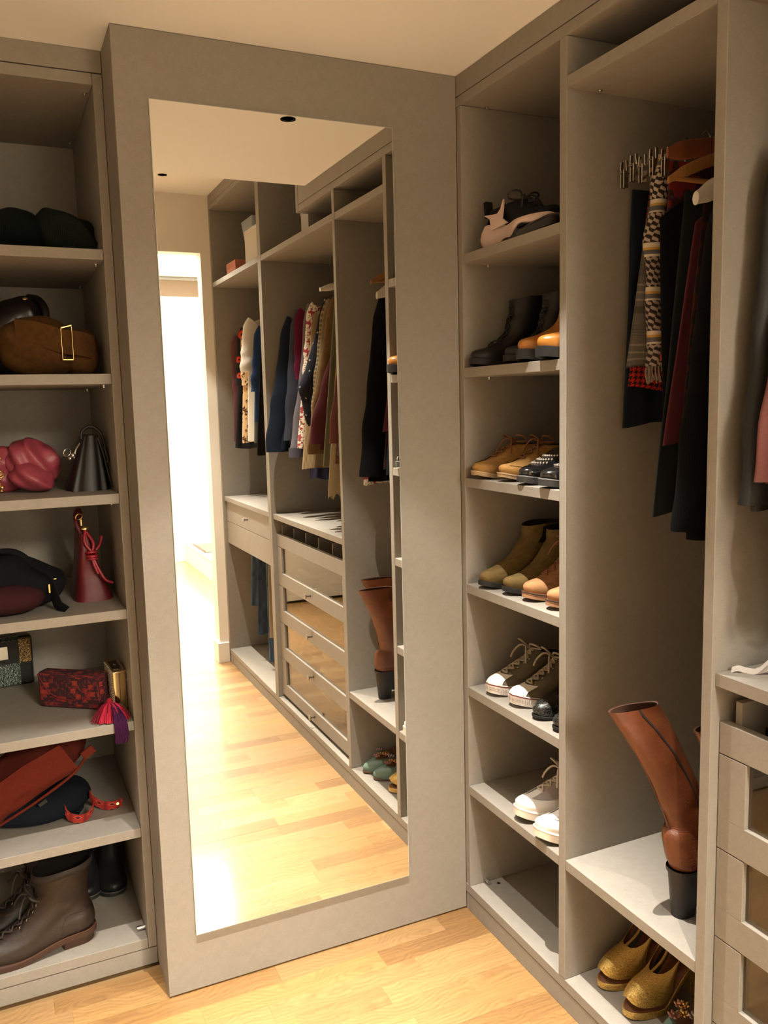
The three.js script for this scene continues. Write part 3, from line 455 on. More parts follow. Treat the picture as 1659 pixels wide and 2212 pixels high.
// ---------- hanging clothes ----------
// a garment on a hanger: hangs across the cupboard (front edge towards the room), slim in z
function garment(name, label, category, group, o) {
  const t = thing(name, label, category, [0, 0, 0], 0, group), { z, top, hem, mat } = o, w = o.w || 0.38, th = o.th || 0.022, ph = o.phase ?? rnd() * 6, fa = o.fold ?? 0.3, nf = o.nf || 5, xt = o.xt, xh = o.xh ?? xt, H = top - hem;
  const neck = o.neck ?? 0.055, drop = o.drop ?? 0.05, wh = o.wh || w;
  const body = surf(o.nu || 56, o.nv || 26, (a, b) => {
    const A = a * 6.28318, y = top - H * (b < 0.3 ? b * 0.5 : 0.15 + (b - 0.3) * 0.85 / 0.7), s = (top - y) / H, d = top - y;
    const hw = d < drop ? lerp(neck, w / 2, Math.pow(clamp(d / drop), 0.75)) : lerp(w / 2, wh / 2, clamp((d - drop) / (H - drop))) - (o.waist || 0) * Math.sin(clamp(d / H) * 3.1416);
    const front = lerp(xt, xh, sstep(0, 1, s)), cx = lerp(xt + w / 2, xh + wh / 2, s);
    const c = Math.cos(A), sn = Math.sin(A), amp = fa * sstep(0.04, 0.6, s);
    const fold = amp * th * (Math.sin(c * nf * 1.57 + ph + 1.2 * s) + 0.6 * Math.sin(c * nf * 3.3 + ph * 2 - s * 2));
    const tz = th * lerp(0.45, 1, sstep(0, 0.25, s)) * Math.pow(Math.abs(sn), 0.75) * Math.sign(sn);
    const hy = (o.hemWave || 0.006) * Math.sin(c * 5 + ph) * sstep(0.9, 1, s) + (o.hemSlope || 0) * c * sstep(0.6, 1, s) - (o.fringe ? o.fringe * rnd() * (b === 1 ? 1 : 0) : 0);
    return V(cx - hw * c, y + hy, z + tz + fold + (o.lean || 0) * s + 0.003 * (n3(c * 4 + ph, y * 7, sn * 2 + ph) - 0.5));
  }, { wrapU: true, cap: 'start' });
  mesh('body', body, mat, t);
  if (o.sleeve) {
    const S = o.sleeve, y0 = top - drop * 0.8, sm = S.mat || mat;
    mesh('sleeve', surf(24, 22, (a, b) => {
      const A = a * 6.28318, y = lerp(y0, S.end, b), x = lerp(xt + 0.035, S.xe + 0.045, sstep(0, 1, b) * 0.5 + b * 0.5) + (S.bend || 0) * (S.peak ? (b < S.peak ? Math.pow(b / S.peak, 1.7) : (1 - b) / (1 - S.peak)) : Math.sin(b * 3.1416)), r = lerp(S.r0 || 0.058, S.r1 || 0.042, b) * (b < 0.1 ? lerp(0.5, 1, b / 0.1) : 1), wr = 1 + 0.07 * Math.sin(b * 22 + ph + 2 * Math.cos(A)) * sstep(0.2, 0.7, b);
      return V(x + r * Math.cos(A) * wr, y + 0.03 * Math.cos(A) * (1 - sstep(0, 0.15, b)) * -1, z + (S.dz || 0) * b + Math.sin(A) * (S.rz || th * 0.95) * wr + (o.lean || 0) * b);
    }, { wrapU: true, cap: 'both' }), sm, t);
    if (S.cuff) mesh('cuff', surf(24, 2, (a, b) => { const A = a * 6.28318; return V(S.xe + 0.045 + (S.r1 || 0.042) * 1.08 * Math.cos(A), S.end + 0.035 - 0.045 * b, z + (S.dz || 0) + Math.sin(A) * (S.rz || th) * 1.15 + (o.lean || 0)); }, { wrapU: true, cap: 'both' }), S.cuff, t);
  }
  if (o.band) mesh('hem_band', surf(48, 2, (a, b) => { const A = a * 6.28318, c = Math.cos(A), sn = Math.sin(A), y = hem + o.bandH * (1 - b); const s = (top - y) / H; const hw = lerp(w / 2, wh / 2, s) + 0.002, cx = lerp(xt + w / 2, xh + wh / 2, s); return V(cx - hw * c, y - 0.002, z + (th + 0.003) * Math.pow(Math.abs(sn), 0.75) * Math.sign(sn) + fa * th * (Math.sin(c * nf * 1.57 + ph + 1.2 * s) + 0.6 * Math.sin(c * nf * 3.3 + ph * 2 - s * 2)) + (o.lean || 0) * s); }, { wrapU: true }), o.band, t);
  return t;
}
// coat hanger: shaped bar along x with a metal hook over the rail
function hanger(label, x, y, z, mat, o = {}) {
  const t = thing('coat_hanger', label, 'hanger', [x, y, z], o.turn || 0), w = o.w || 0.215, dr = o.drop || 0.075;
  mesh('shoulder_bar', surf(14, 40, (a, b) => { const A = a * 6.28318, s = b * 2 - 1, k = Math.abs(s), r = 1 - 0.45 * sstep(0.8, 1, k), yy = -dr * Math.pow(k, 1.5), hh = (o.h || 0.016) * (1 + (o.fat || 0) * k) * r; return V(s * w, yy + Math.sin(A) * hh, Math.cos(A) * (o.t || 0.006) * r + (o.curve || 0) * k * k); }, { wrapU: true, cap: 'both' }), mat, t);
  if (o.bar) mesh('trouser_bar', new THREE.CylinderGeometry(0.005, 0.005, w * 1.84, 10).rotateZ(Math.PI / 2).translate(0, -dr * 0.93, 0), mat, t);
  mesh('hook', tube([[0, 0.008, 0], [0, 0.045, 0], [0.004, 0.06, 0], [0.016, 0.075, 0], [0.014, 0.095, 0], [-0.004, 0.1, 0], [-0.016, 0.088, 0]], 0.0018, 28, 6), chrome, t);
  return t;
}
function clipHanger(label, x, y, z) {
  const t = thing('clip_hanger', label, 'hanger', [x, y, z], 0, 'metal clip hangers of the skirts');
  mesh('bar', new THREE.CylinderGeometry(0.002, 0.002, 0.33, 8).rotateZ(Math.PI / 2), chrome, t);
  mesh('hook', tube([[0, 0, 0], [0, 0.03, 0], [0.012, 0.05, 0], [0.013, 0.066, 0], [0, 0.076, 0], [-0.012, 0.066, 0]], 0.0018, 24, 6), chrome, t);
  for (const s of [-1, 1]) mesh('clip', [bx(s * 0.15 - 0.007, -0.034, -0.006, s * 0.15 + 0.007, 0.006, -0.0035, 0.001), bx(s * 0.15 - 0.007, -0.034, 0.0035, s * 0.15 + 0.007, 0.006, 0.006, 0.001), bx(s * 0.15 - 0.004, 0.0, -0.012, s * 0.15 + 0.004, 0.024, -0.009, 0.001).rotateX(0.1), bx(s * 0.15 - 0.004, 0.0, 0.009, s * 0.15 + 0.004, 0.024, 0.012, 0.001).rotateX(-0.1)], chrome, t);
  return t;
}
// ---- prints ----
const P_hound = mapped(tex(64, 64, (u, v) => { const x = Math.floor(u * 8), y = Math.floor(v * 8); const a = x < 4, b = y < 4; let red = a && b ? false : !a && !b ? true : ((x + y) % 4 < 2) === a; return red ? [196, 28, 22] : [18, 6, 8]; }, 78, 78));
const P_plaid = mapped(tex(256, 256, (u, v, x, y) => { let t = 96 + 14 * n2(x * 0.4, y * 0.4); const gy = (v * 8) % 1; if (v > 0.55 && gy < 0.28) t += 34; if (v < 0.12) t -= 26; if ((u * 3) % 1 < 0.08) t -= 22; if (v > 0.3 && v < 0.5 && (v * 40) % 1 < .4) t -= 18; return [t, t * 0.95, t * 0.88]; }, 7.5, 7.5));
const P_sash = mapped(tex(128, 512, (u, v, x, y) => { const b = (v * 6) % 1, k = PERM[Math.floor(v * 6) & 7] % 3; const dia = Math.abs(((u * 6 + (b * 5) % 1) % 1) - 0.5) + Math.abs(((b * 7) % 1) - 0.5); if (b < 0.1) return [196, 184, 166]; if (b < 0.16) return [176, 138, 66]; if (b < 0.26) return [84, 84, 90]; if (b < 0.31) return [190, 178, 160]; return (dia + n2(x * .3, y * .3) * 0.25) > 0.62 ? [30, 22, 24] : k === 0 ? [150, 136, 126] : [172, 158, 142]; }, 12, 1.75));
const P_floral = mapped(tex(256, 256, (u, v, x, y) => { const a = n2(u * 14 + 3, v * 14), c = n2(u * 26 + 31, v * 26); return a > 0.68 ? [120, 26, 30] : c > 0.74 ? [70, 56, 74] : [54, 14, 20]; }, 4, 4));
const P_poppy = mapped(tex(256, 256, (u, v) => { let out = [16, 16, 18]; for (let i = 0; i < 9; i++) { const cx = PERM[i * 3] / 255, cy = PERM[i * 3 + 1] / 255, r = 0.045 + 0.03 * PERM[i * 3 + 2] / 255; let dx = Math.abs(u - cx), dy = Math.abs(v - cy); dx = Math.min(dx, 1 - dx); dy = Math.min(dy, 1 - dy); const d = Math.hypot(dx, dy); if (d < r) out = d < r * 0.3 ? [60, 14, 8] : [206, 62, 34]; } return out; }, 3.4, 3.4));
const P_leopard = mapped(tex(256, 256, (u, v) => { let best = 9, b2 = 9; for (let i = 0; i < 60; i++) { let dx = Math.abs(u - PERM[i * 2] / 255), dy = Math.abs(v - PERM[i * 2 + 1] / 255); dx = Math.min(dx, 1 - dx); dy = Math.min(dy, 1 - dy); const d = Math.hypot(dx, dy * 0.8); if (d < best) { b2 = best; best = d; } } const w = n2(u * 30, v * 30) * 0.02; return best > 0.018 && best + w < 0.05 && n2(u * 19, v * 19) > 0.34 ? [34, 22, 18] : best <= 0.018 ? [150, 104, 60] : [214, 182, 138]; }, 6, 6));
const P_star = mapped(tex(256, 256, (u, v) => { let w = 0; for (let i = 0; i < 5; i++) { let dx = Math.abs(u - PERM[i * 5] / 255), dy = Math.abs(v - PERM[i * 5 + 2] / 255); dx = Math.min(dx, 1 - dx); dy = Math.min(dy, 1 - dy); if (dx * dy < 0.00006 && dx + dy < 0.055 || Math.abs(dx - dy) < 0.006 && dx + dy < 0.05) w = 1; } return w ? [220, 214, 200] : [16, 18, 34]; }, 8, 8));
const P_rose = mapped(tex(256, 256, (u, v) => { const a = n2(u * 12, v * 12), b = n2(u * 30 + 9, v * 30); return a > 0.64 ? [158, 56, 70] : b > 0.74 ? [120, 110, 70] : [222, 212, 196]; }, 8, 8));
const P_stripe = mapped(tex(128, 128, (u, v) => (v * 6) % 1 < 0.5 ? [132, 116, 84] : [92, 76, 52], 9, 9));
const denim = mapped(tex(256, 256, (u, v, x, y) => { const t = 0.75 + 0.35 * n2(x * 0.06, y * 0.02) + ((x + y) % 4 < 2 ? 0.1 : 0); return [80 * t, 102 * t, 128 * t]; }, 4, 4));
const velvet = (c, s) => new THREE.MeshPhysicalMaterial({ color: lin(...c), roughness: 0.9, sheen: 1, sheenColor: lin(...(s || c)), sheenRoughness: 0.5, side: THREE.DoubleSide });
const woodHang = std([0.42, 0.2, 0.065], 0.45, { map: rep(grainTex, 2, 6) }), plastic = std([0.62, 0.58, 0.52], 0.4);

// ---- skirts and coats above the tall boots (seen straight on) ----
{
  const G = null, SK = { w: 0.26, wh: 0.34, neck: 0.13, drop: 0.004, th: 0.014, fold: 0.35 };
  const A = (n, l, c, o) => garment(n, l, c, G, { ...SK, ...o });
  A('skirt', 'dark blue skirt, longest at the left of the hanging skirts', 'skirt', { z: 0.520, top: 2.0, hem: 1.466, xt: 1.055, xh: 1.031, wh: 0.36, th: 0.012, mat: cloth([0.012, 0.02, 0.034]) });
  A('skirt', 'red and black houndstooth skirt behind the grey checked skirt', 'skirt', { z: 0.547, top: 2.015, hem: 1.551, xt: 1.083, xh: 1.026, th: 0.010, fold: 0.15, mat: P_hound });
  A('skirt', 'grey checked skirt with fine stripes, shortest of the left skirts', 'skirt', { z: 0.571, top: 2.0, hem: 1.596, xt: 1.066, xh: 1.000, th: 0.011, fold: 0.2, mat: P_plaid });
  A('skirt', 'dark red flowered skirt behind the patterned sash', 'skirt', { z: 0.632, top: 2.035, hem: 1.612, xt: 1.06, xh: 1.045, th: 0.012, mat: P_floral, band: cloth([0.38, 0.05, 0.035]), bandH: 0.014 });
  A('dress', 'black dress on the wooden hanger beside the flowered skirt', 'dress', { z: 0.668, top: 1.965, hem: 1.33, xt: 1.0, xh: 1.03, w: 0.36, wh: 0.36, th: 0.012, neck: 0.06, drop: 0.06, mat: cloth([0.006, 0.006, 0.008]) });
  A('trousers', 'dark grey green trousers hanging lower than the burgundy velvet', 'trousers', { z: 0.690, top: 1.96, hem: 1.277, xt: 1.05, xh: 0.972, wh: 0.3, th: 0.010, mat: cloth([0.022, 0.028, 0.032]) });
  A('dress', 'burgundy velvet dress between the black clothes', 'dress', { z: 0.716, top: 1.95, hem: 1.43, xt: 1.06, xh: 0.975, w: 0.32, wh: 0.38, th: 0.011, neck: 0.06, drop: 0.06, mat: velvet([0.075, 0.008, 0.018], [0.3, 0.03, 0.08]) });
  A('skirt', 'black lace skirt with brown shimmer next to the coat', 'skirt', { z: 0.742, top: 1.93, hem: 1.285, xt: 1.05, xh: 0.985, th: 0.010, mat: P_floral.clone() }).children[0].material.color.setRGB(0.16, 0.14, 0.14);
  garment('coat', 'long black coat hanging next to the cupboard divider', 'coat', null, { z: 0.812, top: 1.935, hem: 1.247, xt: 1.015, xh: 0.955, w: 0.4, wh: 0.42, th: 0.026, fold: 0.2, mat: knit([0.006, 0.0065, 0.008]), sleeve: { end: 1.262, xe: 0.925, r0: 0.055, r1: 0.048, rz: 0.03 } });
  A('blouse', 'white printed blouse hem showing below the black coat', 'blouse', { z: 0.868, top: 1.9, hem: 1.224, xt: 1.03, xh: 0.958, w: 0.34, wh: 0.36, th: 0.008, neck: 0.06, drop: 0.06, mat: P_rose });
  // sash rolled into a rope and hung from a clip
  const s = thing('sash', 'woven patterned sash rolled into a hanging rope', 'sash');
  mesh('roll', surf(20, 60, (a, b) => { const A = a * 6.28318, y = lerp(2.055, 1.60, b), r = key([[0, 0.022], [0.1, 0.028], [0.24, 0.019], [0.4, 0.027], [0.55, 0.018], [0.72, 0.026], [0.85, 0.024], [1, 0.03]], b) * (1 + 0.08 * Math.sin(A * 3 + b * 9)); return V(key([[0, 1.078], [0.5, 1.052], [1, 1.07]], b) + r * Math.cos(A) * 1.05, y, 0.598 + r * Math.sin(A) * 0.75); }, { wrapU: true, cap: 'both' }), P_sash, s);
  const fr = []; for (let i = 0; i < 26; i++) { const a = i / 26 * 6.283, r = 0.026; fr.push(tube([[1.07 + r * Math.cos(a), 1.604, 0.598 + r * 0.75 * Math.sin(a)], [1.073 + r * 1.15 * Math.cos(a) + rr(-.006, .006), 1.588, 0.598 + r * 0.9 * Math.sin(a)], [1.076 + r * 1.2 * Math.cos(a), 1.572 - rr(0, 0.012), 0.598 + r * Math.sin(a)]], 0.0018, 5, 4)); } mesh('fringe', fr, P_sash, s).userData.kind = 'stuff';
  [0.520, 0.547, 0.571, 0.600, 0.632].forEach((z, i) => clipHanger(['metal clip hanger of the dark blue skirt', 'metal clip hanger of the houndstooth skirt', 'metal clip hanger of the grey checked skirt', 'metal clip hanger of the patterned sash', 'metal clip hanger of the dark red flowered skirt'][i], 1.19 + (i - 2) * 0.004, 2.035 + (i % 2) * 0.008, z));
  hanger('pale orange wooden hanger with bar holding the black dress', 1.165, 2.03, 0.742, woodHang, { w: 0.21, drop: 0.07, bar: true, h: 0.013 });
  hanger('reddish brown wooden hanger behind the pale orange one', 1.19, 2.06, 0.690, std([0.2, 0.06, 0.02], 0.5), { w: 0.19, drop: 0.03, h: 0.02 });
  hanger('white plastic hanger holding the black coat', 1.205, 1.99, 0.778, plastic, { w: 0.212, drop: 0.07, h: 0.013, fat: 0.9, t: 0.016 });
}
// ---- clothes above the glass drawers (mostly seen in the mirror) ----
{
  const G = null, B = { w: 0.38, th: 0.02, top: 1.985 };
  const A = (n, l, c, o) => garment(n, l, c, G, { ...B, ...o });
  A('cardigan', 'navy knitted cardigan farthest from the mirror above drawers', 'cardigan', { z: 1.80, top: 1.96, hem: 1.318, xt: 0.985, xh: 0.90, th: 0.034, mat: knit([0.018, 0.028, 0.05]), sleeve: { end: 1.315, xe: 0.866, r0: 0.06, r1: 0.054, rz: 0.034 } });
  A('cardigan', 'slate blue knitted cardigan beside the navy cardigan', 'cardigan', { z: 1.722, top: 1.985, hem: 1.36, xt: 1.0, xh: 0.95, th: 0.028, mat: knit([0.07, 0.08, 0.115]), sleeve: { end: 1.37, xe: 0.932, r0: 0.055, r1: 0.05, rz: 0.028 } });
  A('shirt', 'burgundy shirt peeking out beside the slate cardigan', 'shirt', { z: 1.665, hem: 1.56, xt: 1.0, xh: 0.985, mat: cloth([0.13, 0.012, 0.04]), sleeve: { end: 1.65, xe: 0.97, r1: 0.045 } });
  A('cardigan', 'pale lilac grey long-sleeved cardigan with turned cuff', 'cardigan', { z: 1.622, top: 2.0, hem: 1.33, xt: 1.02, xh: 0.96, mat: knit([0.24, 0.22, 0.25]), sleeve: { end: 1.305, xe: 0.906, r0: 0.05, r1: 0.034, bend: 0.012, cuff: knit([0.13, 0.13, 0.17]) } });
  A('blouse', 'white blouse with red flowers and lace trim', 'blouse', { z: 1.572, top: 2.0, hem: 1.335, xt: 1.02, xh: 0.935, mat: P_rose, sleeve: { end: 1.66, xe: 0.972, r0: 0.05, r1: 0.04 } });
  A('jumper', 'cream beige woolly jumper below the star shirt', 'jumper', { z: 1.515, top: 1.98, hem: 1.262, xt: 1.015, xh: 0.938, th: 0.024, mat: knit([0.50, 0.36, 0.2]), hemSlope: -0.02 });
  A('shirt', 'dark navy shirt with small white stars and bent sleeve', 'shirt', { z: 1.452, top: 2.005, hem: 1.39, xt: 1.03, xh: 0.985, mat: P_star, sleeve: { end: 1.44, xe: 0.945, r0: 0.042, r1: 0.04, bend: -0.06, peak: 0.68, mat: P_star } });
  A('skirt', 'dark violet skirt hanging lowest below the jumpers', 'skirt', { z: 1.562, top: 1.75, hem: 1.196, xt: 1.02, xh: 0.99, w: 0.3, wh: 0.16, neck: 0.15, drop: 0.004, th: 0.012, mat: velvet([0.022, 0.018, 0.045], [0.06, 0.05, 0.11]) });
  A('shirt', 'khaki striped shirt beside the star shirt', 'shirt', { z: 1.362, hem: 1.40, xt: 1.015, xh: 0.95, mat: P_stripe, sleeve: { end: 1.48, xe: 0.93, r1: 0.04 } });
  A('shirt', 'olive beige shirt with long narrow sleeves', 'shirt', { z: 1.312, hem: 1.345, xt: 1.0, xh: 0.93, mat: cloth([0.23, 0.18, 0.1]), sleeve: { end: 1.375, xe: 0.9, r0: 0.05, r1: 0.036 } });
  A('jacket', 'tan brown jacket with its cuff below the maroon coat', 'jacket', { z: 1.262, hem: 1.33, xt: 1.0, xh: 0.925, mat: suede([0.2, 0.115, 0.05]), sleeve: { end: 1.328, xe: 0.876, r0: 0.05, r1: 0.045 } });
  A('coat', 'maroon coat with wide sleeve nearest the front', 'coat', { z: 1.208, hem: 1.348, xt: 1.045, xh: 0.915, th: 0.024, mat: cloth([0.095, 0.022, 0.026]), sleeve: { end: 1.372, xe: 0.873, r0: 0.05, r1: 0.056, rz: 0.026 } });
  A('shirt', 'sage green shirt with rounded hem beside the maroon coat', 'shirt', { z: 1.155, hem: 1.292, xt: 0.98, xh: 0.905, hemWave: 0.012, mat: cloth([0.17, 0.16, 0.1]) });
  A('shawl', 'cream lace shawl with a ragged fringe', 'shawl', { z: 1.108, top: 1.95, hem: 1.18, xt: 0.985, xh: 0.905, w: 0.3, wh: 0.26, th: 0.01, fringe: 0.03, mat: cloth([0.46, 0.37, 0.22]) });
  A('coat', 'brown suede coat beside the lace shawl', 'coat', { z: 1.072, hem: 1.30, xt: 0.99, xh: 0.925, mat: suede([0.16, 0.08, 0.035]) });
  A('shirt', 'rose brown shirt beside the black jacket, near the divider', 'shirt', { z: 1.036, top: 1.97, hem: 1.376, xt: 0.99, xh: 0.915, th: 0.014, mat: cloth([0.2, 0.075, 0.065]), sleeve: { end: 1.38, xe: 0.882, r0: 0.05, r1: 0.04, rz: 0.014 } });
  A('jacket', 'black quilted jacket nearest the divider above the drawers', 'jacket', { z: 0.992, top: 1.985, hem: 1.328, xt: 0.965, xh: 0.925, th: 0.02, mat: leather([0.008, 0.009, 0.01], 0.6), sleeve: { end: 1.334, xe: 0.904, r0: 0.055, r1: 0.042, rz: 0.022 } });
  hanger('white hanger standing above the row of jumpers', 1.165, 2.035, 1.245, plastic, { w: 0.215, drop: 0.035, h: 0.011, t: 0.012, fat: 0.4 });
}
// ---- end cupboard by the doorway ----
{
  const B = { w: 0.38, th: 0.02, top: 1.97 };
  const A = (n, l, c, o) => garment(n, l, c, null, { ...B, ...o });
  A('blouse', 'plum velvet blouse farthest from the mirror by the doorway', 'blouse', { z: 2.765, top: 1.955, hem: 1.33, xt: 0.985, xh: 0.955, mat: velvet([0.1, 0.03, 0.035], [0.25, 0.1, 0.1]), sleeve: { end: 1.62, xe: 0.965, r1: 0.045 } });
  A('dress', 'black dress with orange poppies beside the plum blouse', 'dress', { z: 2.705, top: 1.99, hem: 1.297, xt: 1.01, xh: 0.945, mat: P_poppy, sleeve: { end: 1.66, xe: 0.97, r1: 0.045 } });
  A('blouse', 'leopard print blouse behind the white tee', 'blouse', { z: 2.625, hem: 1.33, xt: 1.01, xh: 0.97, mat: P_leopard, sleeve: { end: 1.65, xe: 0.98, r1: 0.045 } });
  A('tee', 'loose white tee with short sleeves', 'tee', { z: 2.52, top: 2.025, hem: 1.335, xt: 1.0, xh: 0.975, th: 0.034, fold: 0.45, mat: cloth([0.8, 0.75, 0.66]), sleeve: { end: 1.722, xe: 0.958, r0: 0.06, r1: 0.055, rz: 0.036 } });
  A('jumper', 'bright blue jumper next to the white tee', 'jumper', { z: 2.36, hem: 1.45, xt: 1.01, xh: 0.97, th: 0.024, mat: knit([0.035, 0.075, 0.2]), sleeve: { end: 1.61, xe: 0.962, r1: 0.05 } });
  A('shirt', 'grey denim shirt below the bright blue jumper', 'shirt', { z: 2.41, hem: 1.33, xt: 1.01, xh: 0.975, mat: cloth([0.14, 0.14, 0.13]) });
  A('skirt', 'black skirt hanging lowest in the end cupboard', 'skirt', { z: 2.25, hem: 1.28, xt: 1.0, xh: 0.945, mat: cloth([0.01, 0.01, 0.012]) });
  const J = { w: 0.24, wh: 0.24, neck: 0.12, drop: 0.002, th: 0.012, top: 0.806, fold: 0.2 };
  A('jeans', 'blue jeans folded over the rail, farthest from the mirror', 'jeans', { ...J, z: 2.62, hem: 0.386, xt: 1.0, xh: 0.972, mat: denim });
  A('jeans', 'longer dark jeans beside the folded blue jeans', 'jeans', { ...J, z: 2.50, hem: 0.245, xt: 1.0, xh: 0.975, mat: denim.clone() }).children[0].material.color.setRGB(0.5, 0.5, 0.55);
  A('trousers', 'cream trousers hanging between the jeans', 'trousers', { ...J, z: 2.22, hem: 0.287, xt: 0.97, xh: 0.961, mat: cloth([0.42, 0.34, 0.24]) });
  A('jeans', 'long blue jeans reaching down behind the cream trousers', 'jeans', { ...J, z: 2.31, hem: 0.133, xt: 0.985, xh: 0.979, mat: denim });
}
// ---- tall boots, sandals and jewelled shoes ----
{
  const br = leather([0.165, 0.047, 0.016], 0.38, 0.0004), heelM = std([0.012, 0.011, 0.011], 0.5);
  const L = 0.25, s = 0.01;
  const keys = [[0, 0.004, L - 0.003, s, s, 0.97, 0, 0.03], [0.08, -0.003, L + 0.001, s + 0.022, s + 0.012, 1.01, 0, 0.03], [0.15, -0.004, L - 0.008, s + 0.05, s + 0.028, 0.98, 0, 0.031], [0.22, -0.002, L * 0.8, s + 0.07, s + 0.05, 0.96, 0.2, 0.033], [0.3, 0.01, L * 0.56, s + 0.088, s + 0.085, 0.9, 0.8, 0.036], [0.36, 0.004, L * 0.46, s + 0.115, s + 0.12, 0.8, 1, 0.038], [0.6, -0.03, L * 0.42, s + 0.21, s + 0.205, 0.8, 1, 0.036], [1, -0.1, 0.036, 0.35, 0.35, 0.8, 1, 0.021]];
  const mk = (label, pos, lz, dir) => {
    const o = { L, soleT: 0.008, soleGrow: 0.002, heelH: 0.105, heelU: 0.27, heelTaper: 0.34, heel: heelM, sole: heelM, upper: br, keys, ballW: 0.04, toe: 0.34, category: 'boot', liningT: 0.3, lining: leather([0.07, 0.025, 0.01], 0.7), wf: 26, wrinkle: 0.009, shaftRigid: 0, nv: 60, res: 56 };
    o.extra = (S, t) => {
      mesh('zip', surf(3, 40, (a, b) => { const tt = lerp(0.3, 1, b), p = Math.PI * (0.5 + 0.1 * (1 - b)) + (a - 0.5) * 0.07; const q = S.at(tt, p); return V(q.x, q.y, q.z + 0.0016); }), std([0.02, 0.02, 0.022], 0.6), t);
      mesh('heel_counter', shoePatch(S, 0.06, 0.27, -0.95, 0.95, 0.0016, 24, 8), br, t);
      mesh('seam', surf(3, 40, (a, b) => { const q = S.at(lerp(0.27, 1, b), (a - 0.5) * 0.05); return V(q.x - 0.0012, q.y, q.z); }), leather([0.13, 0.035, 0.012], 0.4), t);
    };
    const t = shoe('tall_boot', label, 'tall brown leather boots', pos, dir, o);
    t.traverse(m => { if (m.isMesh) { const p = m.geometry.attributes.position; for (let i = 0; i < p.count; i++) { const k = Math.max(0, p.getY(i) - 0.13); p.setZ(i, p.getZ(i) + lz * k); } m.geometry.computeVertexNormals(); } });
    return t;
  };
  mk('tall brown leather boot leaning towards the shoe shelves', [0.953, 0.404, 0.788], -0.27, 0);
  mk('tall brown leather boot standing beside the cupboard divider', [1.035, 0.404, 0.874], -0.03, 0);
  const crack = tex(256, 256, (u, v, x, y) => { const a = n2(u * 40, v * 40), b = n2(u * 80 + 5, v * 80); const t = Math.abs(a - 0.5) < 0.05 || Math.abs(b - 0.5) < 0.04 ? 0.66 : 0.85 + 0.15 * b; return [236 * t, 196 * t, 112 * t]; }, 7, 7);
  const goldLeather = new THREE.MeshStandardMaterial({ map: crack, metalness: 0.7, roughness: 0.36, bumpMap: rep(T_lbump, 14, 14), bumpScale: 0.001, side: THREE.DoubleSide }), insole = leather([0.17, 0.06, 0.02], 0.6);
  const sandal = (label, pos, dir) => {
    const o = { L: 0.235, heelH: 0.085, spring: 0.006, keys: lowKeys(0.235, 0.02, 0.07, 0.95), ballW: 0.041, toe: 0.4, soleT: 0.014 }, S = shoeShape(o), t = thing('sandal', label, 'sandal', pos, dir * Math.PI / 180, 'gold peep-toe sandals');
    mesh('sole', soleGeo(S, 0, 0.014, 0.001), goldLeather, t); mesh('insole', soleGeo(S, 0.0142, 0.0175, -0.001), insole, t);
    mesh('heel', soleGeo(S, 0, 0.0015, -0.002, 0, 0.2, 0.35), goldLeather, t);
    mesh('vamp', surf(30, 12, (a, b) => { const p = lerp(Math.PI - 1.55, Math.PI + 1.55, a), peep = Math.pow(Math.max(0, Math.cos((a - 0.5) * 3.1416)), 7), tt = lerp(0.04 + 0.2 * peep, 0.66, b); return S.at(tt, p).add(V(0, 0.002, 0)); }), goldLeather, t);
    mesh('vamp_lining', surf(30, 12, (a, b) => { const p = lerp(Math.PI - 1.5, Math.PI + 1.5, a), peep = Math.pow(Math.max(0, Math.cos((a - 0.5) * 3.1416)), 7), tt = lerp(0.06 + 0.2 * peep, 0.65, b); const q = S.at(tt, p); return V(q.x - 0.001, q.y - 0.0005, q.z * 0.95); }), insole, t);
    mesh('heel_counter', surf(24, 8, (a, b) => { const p = lerp(-1.25, 1.25, a), q = S.at(lerp(0.03, 0.7, b), p); return V(q.x - 0.006 * b, q.y + 0.035 * b * Math.cos((a - 0.5) * 2.4), q.z); }), insole, t);
    const c = S.at(0.66, Math.PI), k = S.at(0.7, 1.2), k2 = S.at(0.7, -1.2), bk = S.at(0.7, 0);
    mesh('strap', [tube([c, V(c.x - 0.03, c.y + 0.022, 0), V(c.x - 0.052, c.y + 0.052, 0)], 0.003, 14, 6), tube([V(bk.x - 0.006, bk.y + 0.03, 0), V(k.x - 0.01, k.y + 0.04, 0.03), V(c.x - 0.052, c.y + 0.054, 0.0), V(k2.x - 0.01, k2.y + 0.04, -0.03)], 0.0032, 40, 6, true)], goldLeather, t);
    return t;
  };
  sandal('gold peep-toe sandal beside the cupboard divider, bottom of cupboard', [1.185, BOT, 0.566], 178);
  sandal('gold peep-toe sandal next to the jewelled green shoe', [1.175, BOT, 0.662], 181);
  const satin = std([0.13, 0.20, 0.165], 0.5), gem = [gold, std([0.62, 0.3, 0.2], 0.25, { metalness: 0.6 }), std([0.5, 0.42, 0.45], 0.2, { metalness: 0.7 }), std([0.3, 0.12, 0.1], 0.3)];
